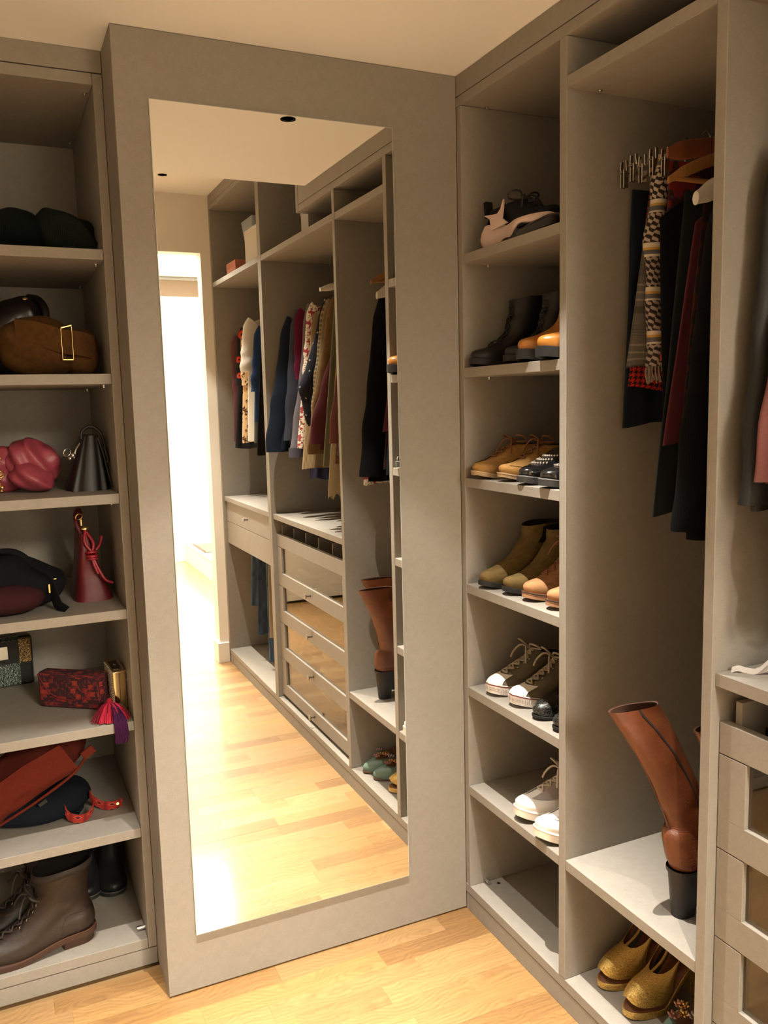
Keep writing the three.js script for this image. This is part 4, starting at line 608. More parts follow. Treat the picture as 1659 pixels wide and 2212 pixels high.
  const jewel = (label, pos, dir) => {
    const o = { L: 0.24, soleT: 0.006, soleGrow: 0.001, heelH: 0.02, spring: 0.006, upper: satin, lining: leather([0.16, 0.075, 0.035], 0.7), keys: flatKeys(0.24, 0.007), toe: 0.5, point: 1.15, ballW: 0.04, depth: 0.035, sole: std([0.1, 0.05, 0.03], 0.6), extra: (S, t) => {
      const c = S.at(1, Math.PI); let i = 0;
      for (let f = 0; f < 5; f++) { const fx = c.x - 0.006 + 0.022 * Math.cos(f * 2.2) * (f ? 1 : 0), fz = 0.026 * Math.sin(f * 2.2) * (f ? 1 : 0) + c.z, g = []; for (let k = 0; k < 6; k++) { const a = k / 6 * 6.283; g.push(new THREE.SphereGeometry(0.0068, 8, 6).scale(1, 0.45, 0.6).rotateZ(0.6).rotateY(-a).translate(fx + 0.009 * Math.cos(a), c.y + 0.017 + 0.004 * (f % 3), fz + 0.009 * Math.sin(a))); } g.push(new THREE.SphereGeometry(0.0045, 8, 6).translate(fx, c.y + 0.02 + 0.004 * (f % 3), fz)); mesh('jewel_flower', g, gem[i++ % 4], t); }
    } };
    return shoe('jewelled_shoe', label, 'jewelled green shoes', pos, dir, o);
  };
  jewel('sea green shoe with jewelled flowers beside the gold sandal', [1.17, BOT, 0.772], 184);
  jewel('sea green shoe with jewelled flowers nearest the drawers', [1.158, BOT, 0.87], 178);
}
// ---------- handbags and boots on the left shelves ----------
const ring = (r, t, x, y, z, rx = 0, ry = 0) => new THREE.TorusGeometry(r, t, 8, 24).rotateX(rx).rotateY(ry).translate(x, y, z);
function band(pts, w, th, mat, name, parent, nrm) { // flat strap along a path, width along nrm
  const c = new THREE.CatmullRomCurve3(pts.map(p => V(...p))), N = V(...nrm).normalize(), n = 40;
  return mesh(name, surf(8, n, (a, b) => { const p = c.getPoint(b), tg = c.getTangent(b), up = tg.clone().cross(N).normalize(), A = a * 6.28318; return p.addScaledVector(N, w / 2 * Math.sign(Math.cos(A)) * Math.pow(Math.abs(Math.cos(A)), 0.4)).addScaledVector(up, th / 2 * Math.sign(Math.sin(A)) * Math.pow(Math.abs(Math.sin(A)), 0.4)); }, { wrapU: true, cap: 'both' }), mat, parent);
}
{ // top shelf: dark knit bundles
  const g1 = knit([0.010, 0.017, 0.016]), g2 = knit([0.017, 0.025, 0.02]);
  const a = thing('knitted_hat', 'blackish green knitted bundle at left on top bag shelf', 'hat', [-0.245, LEV[0], -0.36]); mesh('body', lumpGeo(0.085, 0.108, 0.09, { seed: 3, amp: 0.25, f: 16, pow: 0.6 }), g1, a);
  mesh('brim', surf(40, 3, (u, v) => { const A = u * 6.283; const r = 1.02 + 0.03 * Math.sin(v * 3.14); return V(0.084 * r * Math.cos(A), 0.004 + 0.026 * v, 0.088 * r * Math.sin(A)); }, { wrapU: true }), g1, a);
  const b = thing('knitted_scarf', 'dark green knitted scarf heap at right on top bag shelf', 'scarf', [-0.092, LEV[0], -0.37]); mesh('body', lumpGeo(0.07, 0.122, 0.09, { seed: 9, amp: 0.3, f: 18, pow: 0.62, ridge: 0.04, rf: 90, top: (x, z) => 1 - 0.14 * sstep(-0.1, 0.7, x) }), g2, b);
  band([[-0.05, 0.07, 0.07], [-0.02, 0.085, 0.088], [0.03, 0.05, 0.094], [0.058, 0.012, 0.09]], 0.05, 0.012, g2, 'loose_end', b, [0.5, 0.8, 0.3]);
}
{ // second shelf: black leather bag behind, brown suede bag in front
  const bl = leather([0.010, 0.008, 0.010], 0.28), su = suede([0.105, 0.047, 0.014]);
  const a = thing('leather_bag', 'black leather slouch bag with brass rivet behind the suede bag', 'handbag', [-0.27, LEV[1], -0.47]);
  mesh('body', lumpGeo(0.13, 0.13, 0.085, { seed: 5, amp: 0.12 }), bl, a);
  mesh('rolled_top', surf(28, 36, (u, b) => { const A = u * 6.283, s = b * 2 - 1, r = 0.062 * Math.sqrt(Math.max(0, 1 - Math.pow(Math.abs(s), 6))) * (1 + 0.05 * Math.sin(b * 20 + A)); const ax = V(0.16, 0.1, 0.02).normalize(); const n1 = V(-ax.y, ax.x, 0), n2v = V(0, 0, 1); return V(-0.01, 0.118, 0.03).addScaledVector(ax, s * 0.135).addScaledVector(n1, r * Math.cos(A)).addScaledVector(n2v, r * 1.1 * Math.sin(A)); }, { wrapU: true }), bl, a);
  mesh('rivet', new THREE.SphereGeometry(0.0075, 14, 10).scale(1, 1, 0.5).translate(0.066, 0.204, 0.082), gold, a);
  mesh('handle', tube([[0.1, 0.118, 0.09], [0.112, 0.15, 0.085], [0.112, 0.185, 0.07], [0.098, 0.208, 0.05], [0.078, 0.216, 0.02]], 0.012, 24, 8), bl, a);
  const b = thing('suede_bag', 'brown suede bag with a gold buckle on second bag shelf', 'handbag', [-0.178, LEV[1], -0.315]);
  mesh('body', lumpGeo(0.098, 0.142, 0.075, { seed: 12, amp: 0.22, f: 15, pow: 0.62, ridge: 0.035, rf: 55, top: (x, z) => 1 - 0.12 * sstep(0.1, 1, x) }), su, b);
  mesh('side_fold', lumpGeo(0.048, 0.118, 0.06, { seed: 22, amp: 0.2, f: 20, pow: 0.6 }).translate(0.098, 0.002, -0.005), su, b);
  band([[-0.06, 0.11, 0.065], [0.0, 0.1, 0.086], [0.05, 0.085, 0.082], [0.095, 0.08, 0.07], [0.128, 0.072, 0.045]], 0.066, 0.006, su, 'strap', b, [0, 1, 0.12]);
  mesh('buckle', [bx(-0.0145, -0.0025, 0.088, 0.0145, 0.0025, 0.094, 0.002).rotateZ(0.25).translate(0.0585, 0.121, 0), bx(0.044, 0.036, 0.088, 0.072, 0.0405, 0.094, 0.002), bx(0.0445, 0.036, 0.0875, 0.0465, 0.118, 0.091, 0.001), bx(0.0705, 0.036, 0.0875, 0.0725, 0.124, 0.091, 0.001)], gold, b);
}
{ // third shelf: pink pouch and dark brown framed handbag
  const pk = leather([0.36, 0.055, 0.085], 0.45, 0.0003), br = leather([0.007, 0.005, 0.004], 0.5, 0.0001);
  const a = thing('pouch', 'pink leather pouch with a gold chain on third bag shelf', 'handbag', [-0.252, LEV[2], -0.385]);
  const lobe = (rx, h, rz, seed) => lumpGeo(rx, h, rz, { seed, amp: 0.2, f: 22, pow: 0.85, ridge: 0.09, rf: 95 });
  mesh('body', [lobe(0.066, 0.118, 0.055, 4).rotateZ(-0.5).translate(0.006, 0.026, 0), lobe(0.055, 0.07, 0.05, 8).rotateZ(-0.25).translate(0.022, 0.005, 0.03)], pk, a);
  mesh('back_panel', lobe(0.085, 0.128, 0.04, 15).translate(-0.045, 0, -0.02), pk, a);
  const ch = []; for (let i = 0; i < 15; i++) ch.push(ring(0.005, 0.0014, -0.05 + 0.003 * Math.sin(i), 0.106 - i * 0.0068, 0.058 + 0.006 * Math.sin(i * 0.5), i % 2 ? 0.3 : 1.5, i % 2 ? 0.4 : 1.2)); mesh('chain', ch, gold, a).userData.kind = 'stuff';
  mesh('clasp', [new THREE.SphereGeometry(0.006, 12, 8).translate(-0.045, 0.02, 0.062), ring(0.009, 0.002, -0.047, 0.055, 0.064, 0.3, 0.2)], gold, a);
  const b = thing('handbag', 'dark brown pleated handbag with chrome ring on third bag shelf', 'handbag', [-0.082, LEV[2], -0.37]);
  mesh('body', surf(64, 24, (u, v) => { const A = u * 6.283, c = Math.cos(A), s = Math.sin(A), k = 1 - 0.62 * Math.pow(v, 1.1), pl = 1 + 0.05 * Math.sin(A * 9) * (1 - v * 0.5); return V(0.056 * k * Math.sign(c) * Math.pow(Math.abs(c), 0.55) * pl + 0.012 * v, 0.148 * v, 0.085 * (1 - 0.25 * v) * Math.sign(s) * Math.pow(Math.abs(s), 0.55) * pl); }, { wrapU: true, cap: 'both' }), br, b);
  mesh('handle', tube([[-0.012, 0.14, 0.05], [-0.008, 0.16, 0.052], [0.012, 0.172, 0.05], [0.036, 0.158, 0.048], [0.05, 0.1, 0.05], [0.058, 0.05, 0.06]], 0.0045, 36, 8), br, b);
  mesh('frame', [tube([[-0.018, 0.128, 0.07], [-0.03, 0.11, 0.078], [-0.036, 0.09, 0.083]], 0.003, 12, 6), ring(0.0105, 0.0018, -0.052, 0.106, 0.082, 0.3, 0.5), new THREE.SphereGeometry(0.006, 12, 8).translate(-0.038, 0.098, 0.086), new THREE.SphereGeometry(0.005, 12, 8).translate(-0.046, 0.09, 0.088), new THREE.SphereGeometry(0.0035, 10, 8).translate(0.048, 0.075, 0.066)], chrome, b);
  mesh('strap', tube([[0.03, 0.14, 0.06], [0.04, 0.1, 0.072], [0.048, 0.05, 0.082], [0.056, 0.006, 0.088]], 0.003, 20, 6), br, b);
}
{ // fourth shelf: black backpack with maroon pocket, red tote
  const bk = cloth([0.008, 0.008, 0.011]), ma = cloth([0.045, 0.013, 0.016]), rd = leather([0.12, 0.006, 0.011], 0.55, 0.0002), rs = leather([0.3, 0.012, 0.026], 0.3, 0.0001);
  const a = thing('backpack', 'black slouchy backpack with maroon pocket on fourth bag shelf', 'backpack', [-0.3, LEV[3], -0.34]);
  mesh('body', lumpGeo(0.135, 0.142, 0.11, { seed: 31, amp: 0.2, f: 12, pow: 0.62, top: (x, z) => 1 - 0.3 * sstep(0, 1, x) }), bk, a);
  mesh('pocket', lumpGeo(0.1, 0.078, 0.06, { seed: 35, amp: 0.12, pow: 0.7 }).translate(-0.02, 0.003, 0.082), ma, a);
  mesh('handle', tube([[-0.05, 0.13, 0.03], [-0.045, 0.152, 0.032], [0.01, 0.158, 0.034], [0.042, 0.14, 0.036], [0.06, 0.112, 0.04]], 0.009, 30, 8), bk, a);
  band([[0.05, 0.11, 0.05], [0.09, 0.085, 0.07], [0.105, 0.05, 0.09], [0.112, 0.02, 0.11], [0.13, 0.005, 0.128]], 0.05, 0.005, bk, 'side_strap', a, [0.3, 0.5, 0.8]);
  mesh('buckle', [bx(0.092, 0.052, 0.106, 0.097, 0.075, 0.11, 0.001), bx(0.106, 0.085, 0.1, 0.114, 0.088, 0.104, 0.001)], gold, a);
  const b = thing('tote_bag', 'red leather tote with knotted strap and gold clasp', 'handbag', [-0.088, LEV[3], -0.41]);
  mesh('body', surf(56, 24, (u, v) => { const A = u * 6.283, c = Math.cos(A), s = Math.sin(A), k = 1 - 0.78 * Math.pow(v, 0.85); return V(0.054 * k * Math.sign(c) * Math.pow(Math.abs(c), 0.5) - 0.016 * v, 0.185 * v, 0.1 * (1 - 0.15 * v) * Math.sign(s) * Math.pow(Math.abs(s), 0.45) + 0.006 * Math.sin(v * 8 + A)); }, { wrapU: true, cap: 'both' }), rd, b);
  mesh('handle', tube([[-0.018, 0.18, 0.06], [-0.03, 0.21, 0.055], [-0.03, 0.236, 0.03], [-0.018, 0.244, 0], [-0.012, 0.22, -0.03], [-0.014, 0.185, -0.05]], 0.006, 36, 8), rd, b);
  mesh('clasp', [new THREE.SphereGeometry(0.0085, 14, 10).scale(1.3, 0.7, 0.8).translate(-0.012, 0.2, 0.082), new THREE.CylinderGeometry(0.004, 0.004, 0.016, 10).translate(-0.02, 0.217, 0.078), ring(0.009, 0.002, -0.024, 0.232, 0.066, 0.4, 0.3)], gold, b);
  mesh('knotted_strap', [tube([[-0.012, 0.195, 0.085], [-0.016, 0.165, 0.098], [-0.002, 0.14, 0.106]], 0.0042, 16, 8), tube([[-0.008, 0.19, 0.085], [0.006, 0.16, 0.1], [0.0, 0.136, 0.108]], 0.0042, 16, 8), ring(0.0115, 0.0042, -0.001, 0.137, 0.106, 1.4, 0), ring(0.012, 0.0042, 0.0, 0.128, 0.107, 1.6, 0.1), ring(0.011, 0.0038, 0.001, 0.12, 0.107, 1.5, -0.1), tube([[0.002, 0.122, 0.11], [0.012, 0.095, 0.116], [0.03, 0.06, 0.12], [0.048, 0.05, 0.118]], 0.004, 20, 8), tube([[-0.001, 0.122, 0.11], [0.004, 0.1, 0.114], [0.012, 0.078, 0.116]], 0.004, 14, 8), tube([[0.01, 0.142, 0.106], [0.022, 0.155, 0.1], [0.03, 0.178, 0.09]], 0.0036, 14, 8)], rs, b);
}
{ // fifth shelf: sequinned clutch, embroidered clutch, gold box clutch, tassel
  const sq = tex(128, 128, (u, v, x, y) => { const r = PERM[(x * 7 + PERM[(y * 3) & 255]) & 511], blk = Math.floor(u * 4), row = v < 0.5; const dark = (blk + (row ? 0 : 1)) % 3 === 1; if (dark) return [12, 13, 12]; if (!row) return r > 200 ? [255, 220, 130] : r > 120 ? [120, 84, 30] : [26, 20, 10]; return r > 215 ? [200, 220, 205] : r > 120 ? [58, 74, 66] : [16, 22, 20]; }, 7, 7);
  const a = thing('sequin_clutch', 'black clutch with gold and green sequins at the back', 'clutch', [-0.325, LEV[4], -0.655], 0.12);
  mesh('body', bx(-0.095, 0, -0.02, 0.075, 0.152, 0.02, 0.008), mapped(sq, 0.35, { metalness: 0.4, bumpMap: rep(T_lbump, 14, 14), bumpScale: 0.001 }), a);
  mesh('clasp', bx(-0.02, 0.088, 0.0205, 0.004, 0.128, 0.0245, 0.001), std([0.5, 0.5, 0.46], 0.3, { metalness: 0.7 }), a);
  const fl = tex(256, 256, (u, v, x, y) => { let best = 9, id = 0; for (let i = 0; i < 26; i++) { let dx = Math.abs(u - PERM[i * 2 + 60] / 255), dy = Math.abs(v - PERM[i * 2 + 61] / 255); dx = Math.min(dx, 1 - dx); dy = Math.min(dy, 1 - dy); const an = Math.atan2(dy, dx), d = Math.hypot(dx, dy) * (1 + 0.2 * Math.cos(an * 5)); if (d < best) { best = d; id = i; } } const st = n2(x * .6, y * .2) * 30; if (best < 0.02) return [118 + st, 46, 28]; if (best < 0.06) return id % 3 ? [122 + st, 36 + st * .3, 26] : [96 + st, 22, 24]; if (n2(u * 26, v * 26) > 0.7) return [84 + st, 26, 26]; return [42 + st * .4, 13, 22]; }, 7.2, 7.2);
  const b = thing('embroidered_clutch', 'red clutch embroidered with orange flowers on fifth bag shelf', 'clutch', [-0.157, LEV[4], -0.362], -0.66);
  mesh('body', bx(-0.1, 0, -0.024, 0.1, 0.104, 0.024, 0.012), mapped(fl, 0.95, { bumpMap: rep(T_lbump, 9, 9), bumpScale: 0.0012 }), b);
  mesh('flap_edge', tube([[-0.097, 0.096, 0.021], [-0.05, 0.04, 0.0265], [0.04, 0.034, 0.0265], [0.097, 0.096, 0.021]], 0.002, 30, 6), cloth([0.2, 0.03, 0.03]), b);
  const pts = []; for (let i = 0; i < 9; i++) for (let j = 0; j < 16; j++) for (const s of [-1, 1]) pts.push([s * 0.0182, 0.01 + j * 0.0068, -0.052 + i * 0.0135]);
  const c = thing('gold_clutch', 'small upright gold metal clutch set with crystals', 'clutch', [-0.048, LEV[4], -0.315], 0.06);
  mesh('body', bx(-0.0175, 0, -0.062, 0.0175, 0.116, 0.062, 0.004), new THREE.MeshStandardMaterial({ color: lin(0.86, 0.66, 0.34), metalness: 1, roughness: 0.09 }), c);
  mesh('seam', [bx(-0.0012, 0.002, 0.0622, 0.0012, 0.112, 0.0632, 0)], std([0.06, 0.03, 0.01], 0.5), c);
  mesh('crystals', pts.map(p => new THREE.OctahedronGeometry(0.003).translate(...p)), std([0.8, 0.76, 0.66], 0.12, { metalness: 0.7 }), c).userData.kind = 'stuff';
  mesh('top_clasp', [bx(-0.004, 0.1165, -0.004, 0.004, 0.121, 0.004, 0.001), bx(-0.011, 0.1165, -0.04, 0.011, 0.118, 0.045, 0.0005)], std([0.05, 0.035, 0.02], 0.25, { metalness: 0.8 }), c);
  const t = thing('tassel', 'pink, red and purple tassel hanging over the fifth shelf edge', 'tassel', [-0.078, LEV[4], -0.215]);
  const strands = (n, a0, a1, l0, l1, over) => { const g = []; for (let i = 0; i < n; i++) { const a = lerp(a0, a1, rnd()), l = lerp(l0, l1, rnd()), dx = Math.sin(a) * l, dz = Math.cos(a) * l * 0.9; const p = [[0.002 * rr(-1, 1), 0.045, 0], [dx * 0.35, 0.036 + rr(0, 0.008), dz * 0.3], [dx * 0.75, 0.014 + rr(0, 0.012), dz * 0.75]]; if (over) p.push([dx, 0.0045, Math.max(dz, 0.055)], [dx * 1.03, -0.02, 0.0575 + rr(0, .004)], [dx * 1.05 + rr(-.003, .003), -0.04 - rr(0, 0.014), 0.056 + rr(0, .004)]); else p.push([dx, 0.0035, Math.min(dz, 0.048)]); g.push(tube(p, 0.0013, 8, 4)); } return g; };
  mesh('red_threads', strands(90, -1.35, 1.3, 0.04, 0.06), cloth([0.25, 0.012, 0.03]), t).userData.kind = 'stuff';
  mesh('pink_threads', strands(110, -0.75, 0.95, 0.04, 0.058), cloth([0.62, 0.035, 0.07]), t).userData.kind = 'stuff';
  mesh('purple_threads', strands(80, 0.05, 0.62, 0.05, 0.062, true), cloth([0.055, 0.01, 0.05]), t).userData.kind = 'stuff';
  mesh('knot', new THREE.SphereGeometry(0.009, 14, 10).scale(1, 1.2, 1).translate(0, 0.047, 0), cloth([0.3, 0.015, 0.03]), t);
}
{ // sixth shelf: rust red backpack over a navy bag, patterned strap
  const ru = cloth([0.085, 0.014, 0.009]), ru2 = cloth([0.14, 0.021, 0.012]), nv = cloth([0.008, 0.011, 0.018]);
  const a = thing('navy_bag', 'dark navy fabric bag under the rust red backpack', 'handbag', [-0.275, LEV[5], -0.375]);
  mesh('body', lumpGeo(0.135, 0.09, 0.105, { seed: 41, amp: 0.18, f: 13, pow: 0.6 }), nv, a); mesh('strap', tube([[0.07, 0.06, 0.02], [0.1, 0.05, 0.03], [0.115, 0.02, 0.03], [0.1, 0.006, 0.05]], 0.008, 20, 8), nv, a);
  const b = thing('red_backpack', 'rust red fabric backpack slumped on sixth shelf', 'backpack', [-0.29, LEV[5], -0.37]);
  mesh('body', surf(56, 40, (u, v) => { const A = u * 6.283, s = v * 2 - 1, ax = V(0.2, 0.12, -0.02).normalize(), n1 = V(-ax.y, ax.x, 0.1).normalize(), n2v = V(0, -0.1, 1).normalize(); const e = Math.sqrt(Math.max(0, 1 - Math.pow(Math.abs(s), 4))), q = 1 + 0.18 * (n3(Math.cos(A) * 2 + 5, v * 6, Math.sin(A) * 2) - 0.4) + 0.05 * Math.sin(A * 3 + v * 7); return V(-0.02, 0.136, 0.0).addScaledVector(ax, s * 0.2).addScaledVector(n1, 0.062 * e * q * Math.cos(A) * (1 + 0.2 * s)).addScaledVector(n2v, 0.088 * e * q * Math.sin(A)); }, { wrapU: true }), ru, b);
  mesh('front_flap', surf(24, 24, (u, v) => { const ax = V(0.2, 0.115, 0).normalize(), n1 = V(-ax.y, ax.x, 0); const s = lerp(-0.17, 0.14, u), w = lerp(0.05, -0.042, v); return V(-0.015, 0.118, 0.085 + 0.018 * Math.sin(v * 3.14) * Math.sin(u * 3.14) + 0.008 * n2(u * 6, v * 5)).addScaledVector(ax, s).addScaledVector(n1, w + 0.012 * Math.sin(u * 3.14)); }), ru2, b);
  mesh('top_tab', bx(-0.018, -0.012, -0.004, 0.018, 0.012, 0.004, 0.002).rotateZ(0.55).translate(0.155, 0.188, 0.07), ru2, b);
  mesh('buckle', bx(-0.012, -0.005, 0, 0.012, 0.005, 0.006, 0.001).rotateZ(0.5).translate(0.028, 0.088, 0.113), rubberBlack, b);
  mesh('piping', tube([[-0.16, 0.0, 0.085], [-0.08, 0.045, 0.105], [0.02, 0.096, 0.11], [0.12, 0.15, 0.09], [0.16, 0.185, 0.05]], 0.004, 36, 6), ru2, b);
  const sp = mapped(tex(128, 64, (u, v) => { const k = Math.abs(((u * 6) % 1) - 0.5) + Math.abs(v - 0.5); return v < 0.12 || v > 0.88 ? [120, 24, 20] : k < 0.22 ? [60, 10, 14] : k < 0.34 ? [196, 84, 60] : [150, 32, 26]; }, 9, 26));
  const c = thing('woven_strap', 'red patterned woven strap looping out beside the backpack', 'strap', [-0.15, LEV[5], -0.31]);
  band([[-0.06, 0.05, 0.02], [-0.05, 0.028, 0.035], [-0.028, 0.016, 0.044], [0.0, 0.017, 0.04], [0.018, 0.035, 0.02], [0.012, 0.06, -0.005], [0.016, 0.04, -0.02], [0.04, 0.018, -0.012], [0.07, 0.0155, 0.004], [0.098, 0.016, -0.006]], 0.029, 0.0025, sp, 'strap', c, [0.08, 1, 0.25]);
  mesh('stud', [new THREE.CylinderGeometry(0.004, 0.004, 0.003, 10).rotateX(1.3).translate(0.084, 0.018, 0.003)], gold, c);
}
{ // bottom: big brown boot in front, dark boots behind
  const br = leather([0.023, 0.012, 0.007], 0.48, 0.0003), so = leather([0.06, 0.023, 0.011], 0.6, 0.0003);
  const B = { L: 0.31, soleT: 0.014, soleGrow: 0.006, heelH: 0.024, heelU: 0.3, heelTaper: 0.02, spring: 0.012, upper: br, sole: so, heel: so, lining: cloth([0.008, 0.006, 0.005]), keys: bootKeys(0.31, 0.014, 0.2, 0.058, 0, 0.95), ballW: 0.05, heelW: 0.039, waistW: 0.04, category: 'boot', welt: leather([0.11, 0.042, 0.016], 0.6), wrinkle: 0.006,
    laces: [0.36, 0.42, 0.48, 0.54, 0.6, 0.68], laceMat: std([0.02, 0.012, 0.008], 0.8), laceR: 0.003,
    extra: (S, t) => { mesh('heel_counter', shoePatch(S, 0.04, 0.36, -1.15, 1.15, 0.002, 28, 10), br, t); mesh('collar', surf(40, 6, (a, b) => { const p = S.at(lerp(0.9, 1, b), a * 6.2832), n = V(p.x - 0.07, 0, p.z).normalize(); return p.addScaledVector(n, 0.005 * Math.sin(b * 3.14) + 0.001); }, { wrapU: true }), leather([0.02, 0.012, 0.009], 0.7), t);
      const ey = []; for (const tt of [0.46, 0.52, 0.58, 0.64, 0.7]) for (const s of [-1, 1]) { const p = S.at(tt, Math.PI + s * 0.42); ey.push(new THREE.TorusGeometry(0.004, 0.0016, 6, 12).rotateY(s * 0.9).translate(p.x, p.y, p.z + s * 0.002)); } mesh('eyelets', ey, steelDark, t);
      mesh('vamp_seam', surf(40, 2, (a, b) => S.at(0.36 + 0.02 * b, lerp(0.7, Math.PI * 2 - 0.7, a)).add(V(0, 0.001, 0))), leather([0.03, 0.014, 0.008], 0.5), t); } };
  shoe('work_boot', 'large brown leather lace-up boot, nearest on the left bottom board', 'brown lace-up boots', [-0.156, 0.0785, -0.262], 188, { ...B, side: 1 });
  shoe('work_boot', 'brown leather lace-up boot behind the large front one', 'brown lace-up boots', [-0.17, 0.0785, -0.392], 186, { ...B, side: -1, upper: leather([0.011, 0.007, 0.005], 0.5) });
  const D = { L: 0.26, soleT: 0.012, heelH: 0.012, spring: 0.01, soleGrow: 0.003, upper: leather([0.009, 0.009, 0.011], 0.5), keys: bootKeys(0.26, 0.012, 0.15, 0.045), category: 'shoe', sole: std([0.012, 0.012, 0.012], 0.6), welt: std([0.05, 0.045, 0.04], 0.7) };
  shoe('ankle_boot', 'dark ankle boot behind the brown boots, next to the side panel', 'dark boots at the back', [-0.065, 0.0785, -0.665], -93, { ...D, side: 1 });
  shoe('ankle_boot', 'dark ankle boot behind the brown boots, farther left', 'dark boots at the back', [-0.158, 0.0785, -0.675], -90, { ...D, side: -1 });
  const p = thing('paper_stuffing', 'crumpled white paper poking out above the brown boot', 'paper', [-0.178, 0.2935, -0.315]);
  mesh('sheet', new THREE.IcosahedronGeometry(0.022, 3).scale(0.7, 1.1, 0.7).toNonIndexed(), std([0.42, 0.39, 0.34], 0.9), p); { const q = p.children[0].geometry.attributes.position; for (let i = 0; i < q.count; i++) { const f = 0.8 + 0.45 * n3(q.getX(i) * 130, q.getY(i) * 130, q.getZ(i) * 130); q.setXYZ(i, q.getX(i) * f, q.getY(i) * f, q.getZ(i) * f); } p.children[0].geometry.computeVertexNormals(); }
}
// ---------- drawer contents, boxes on the top shelves, things in the hall ----------
{
  const ZA = Z.d2b, ZB = Z.d3a;
  // rolled belts and small things in the open tray
  const belt = (label, z, c, r) => { const t = thing('rolled_belt', label, 'belt', [W + 0.14, 0.8585, z], 0.3, null); mesh('coil', surf(10, 90, (a, b) => { const A = a * 6.283, B = b * 6.283 * 3, R = r * (0.55 + 0.45 * b); return V(R * Math.cos(B) + 0.0016 * Math.cos(A) * Math.cos(B), 0.02 + 0.018 * Math.sin(A), R * Math.sin(B) + 0.0016 * Math.cos(A) * Math.sin(B)); }, { wrapU: true, cap: 'both' }), leather(c, 0.5), t); mesh('buckle', ring(0.014, 0.0024, r, 0.02, 0, 0, 1.57), chrome, t); };
  belt('rolled grey green belt in the open accessory tray', 1.25, [0.16, 0.18, 0.14], 0.05); belt('rolled brown belt in the open accessory tray', 1.62, [0.12, 0.05, 0.02], 0.045); belt('rolled black belt in the open tray nearest the divider', 1.0, [0.02, 0.02, 0.02], 0.04);
  { const t = thing('rolled_scarf', 'pale pink rolled scarf in the open accessory tray', 'scarf', [W + 0.13, 0.8585, 1.44]); mesh('roll', new THREE.CapsuleGeometry(0.026, 0.06, 8, 18).rotateZ(Math.PI / 2).translate(0, 0.0262, 0), cloth([0.45, 0.32, 0.28]), t); mesh('tie', new THREE.TorusGeometry(0.027, 0.0025, 6, 20).rotateY(Math.PI / 2).translate(0, 0.0262, 0), cloth([0.3, 0.16, 0.15]), t); }
  // folded clothes behind the glass
  const FOLD = [[0.678, ['folded dark green jumper in the first glass drawer, near divider', [0.02, 0.026, 0.018]], ['folded grey jumper in the first glass drawer, middle', [0.09, 0.085, 0.08]], ['folded black jumper in the first glass drawer, far end', [0.015, 0.015, 0.017]]],
    [0.492, ['folded peach flowered scarf in the second glass drawer', [0.42, 0.25, 0.15]], ['folded green shirt in the second glass drawer, middle', [0.09, 0.11, 0.04]], ['folded brown jumper in the second glass drawer, far end', [0.11, 0.055, 0.03]]],
    [0.306, ['folded grey teal jumper in the third glass drawer', [0.12, 0.14, 0.12]], ['folded cream jumper in the third glass drawer, middle', [0.35, 0.3, 0.22]], ['folded navy jumper in the third glass drawer, far end', [0.02, 0.025, 0.05]]],
    [0.12, ['folded rust jumper in the lowest glass drawer, near divider', [0.16, 0.05, 0.02]], ['folded beige jumper in the lowest glass drawer, middle', [0.24, 0.19, 0.13]]]];
  FOLD.forEach(([y, ...items], r) => items.forEach(([label, c], i) => { const t = thing('folded_clothes', label, 'clothes', [W + 0.2, y + 0.0005, ZA + 0.175 + i * 0.275 + (r % 2) * 0.02]); const n = 3; for (let k = 0; k < n; k++) { const g = lumpGeo(0.125 - k * 0.006, 0.04, 0.115 - k * 0.005, { seed: r * 7 + i * 3 + k, amp: 0.08, f: 20, pow: 0.28, sq: 0.45 }); mesh('fold', g.translate(0, k * 0.0345, 0), cloth(c.map(v => v * (1 - k * 0.12))), t); } }));
  // white ties lying on the shelf above the drawers
  const t = thing('ribbon', 'thin white crumpled ribbon lying on shelf above the drawers', 'ribbon', [0, 1.010, 0]); const wh = std([0.5, 0.46, 0.43], 0.9);
  band([[0.932, 0.004, 0.957], [0.94, 0.008, 0.965], [0.95, 0.005, 0.975], [0.96, 0.006, 0.99], [0.972, 0.02, 1.0], [0.985, 0.04, 1.012], [1.0, 0.05, 1.03], [1.02, 0.042, 1.06]], 0.012, 0.002, wh, 'tie', t, [0.4, 0.8, -0.2]);
  band([[0.962, 0.004, 0.985], [0.975, 0.012, 1.0], [0.992, 0.03, 1.018], [1.01, 0.046, 1.04], [1.03, 0.03, 1.07]], 0.016, 0.0018, wh, 'tie', t, [0.3, 0.85, 0.1]);
  mesh('bunch', lumpGeo(0.06, 0.045, 0.05, { seed: 61, amp: 0.3, f: 30, pow: 0.6 }).translate(1.05, 0.0005, 1.085), cloth([0.3, 0.28, 0.26]), t);
}
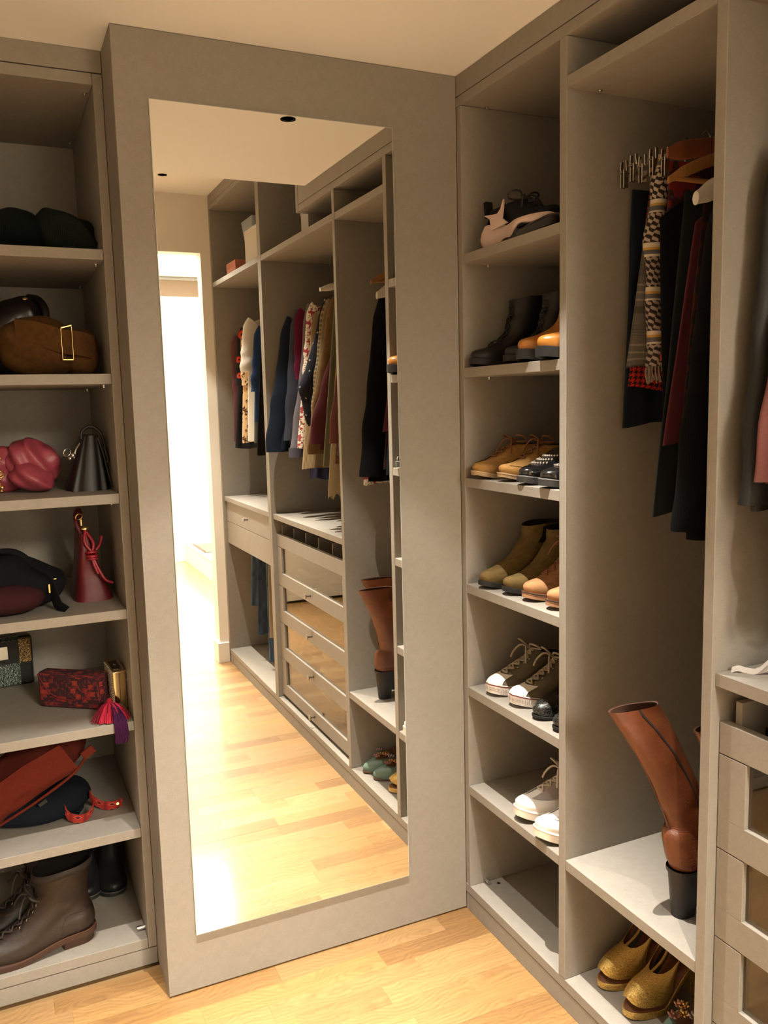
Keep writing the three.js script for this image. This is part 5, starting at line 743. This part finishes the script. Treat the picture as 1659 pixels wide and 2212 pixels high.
{ // top shelves
  const box = (name, label, x0, y0, z0, x1, y1, z1, m, lid) => { const t = thing(name, label, 'box', [(x0 + x1) / 2, y0, (z0 + z1) / 2]); const hx = (x1 - x0) / 2, hz = (z1 - z0) / 2, h = y1 - y0; mesh('base', bx(-hx + 0.0015, 0, -hz + 0.0015, hx - 0.0015, h - 0.001, hz - 0.0015, 0.002), m, t); mesh('lid', bx(-hx, h - lid, -hz, hx, h + 0.0005, hz, 0.002), m, t); return t; };
  box('coral_box', 'coral cardboard box on top shelf of the end cupboard', 0.935, 2.2385, 2.475, 1.0, 2.315, 2.665, std([0.5, 0.165, 0.095], 0.8), 0.03);
  box('white_box', 'upright white board box beside the coral box', 0.945, 2.2385, 2.06, 1.08, 2.425, 2.315, std([0.55, 0.48, 0.38], 0.7), 0.02);
  box('grey_box', 'pale grey box on the top shelf below the ceiling step', 0.95, 2.2365, 1.357, 1.2, 2.355, 1.452, std([0.44, 0.42, 0.37], 0.8), 0.025);
  const t = thing('gift_bag', 'tapering pale grey gift bag holding black cloth, behind white box', 'bag', [1.095, 2.2385, 2.53]);
  mesh('bag', surf(4 * 8, 8, (a, b) => { const A = a * 6.283 + 0.785, c = Math.cos(A), s = Math.sin(A), m = 1 / Math.max(Math.abs(c), Math.abs(s)), r = lerp(0.055, 0.105, b); return V(c * m * r * 0.7, 0.3 * b, s * m * r); }, { wrapU: true, cap: 'start' }), std([0.3, 0.33, 0.34], 0.5), t);
  mesh('cloth', lumpGeo(0.055, 0.12, 0.08, { seed: 71, amp: 0.25 }).translate(0, 0.2, 0), cloth([0.012, 0.012, 0.014]), t);
}
{ // hall: long low bench with a tray and a bowl
  const be = std([0.55, 0.44, 0.31], 0.7), t = thing('bench', 'long low beige bench in the bright hall beyond doorway', 'bench', [1.35, 0, 5.24]);
  mesh('base', bx(0.0, 0.0, 0.0, 0.5, 0.185, 1.2, 0.004), be, t); mesh('top', bx(-0.006, 0.1855, -0.006, 0.506, 0.21, 1.206, 0.004), std([0.66, 0.58, 0.46], 0.6), t);
  const tr = thing('tray', 'dark rimmed tray on the hall bench', 'tray', [1.47, 0.2105, 5.82]); mesh('plate', bx(-0.1, 0, -0.26, 0.1, 0.008, 0.26, 0.003), std([0.05, 0.04, 0.03], 0.5), tr); mesh('rim', [bx(-0.105, 0.0, -0.265, -0.1005, 0.024, 0.265, 0.001), bx(0.1005, 0.0, -0.265, 0.105, 0.024, 0.265, 0.001)], std([0.04, 0.03, 0.02], 0.5), tr);
  const bo = thing('bowl', 'round cream bowl on the hall bench beside the tray', 'bowl', [1.49, 0.2105, 5.36]); mesh('body', new THREE.LatheGeometry([[0.0, 0.008], [0.05, 0.008], [0.09, 0.03], [0.105, 0.07], [0.102, 0.072], [0.085, 0.034], [0.0, 0.016]].map(p => new THREE.Vector2(...p)), 36), std([0.7, 0.62, 0.48], 0.4), bo); mesh('foot', new THREE.LatheGeometry([[0.0, 0.0], [0.052, 0.0], [0.05, 0.0075], [0, 0.0075]].map(p => new THREE.Vector2(...p)), 30), std([0.08, 0.05, 0.03], 0.5), bo);
}
renderer.render(scene, camera);
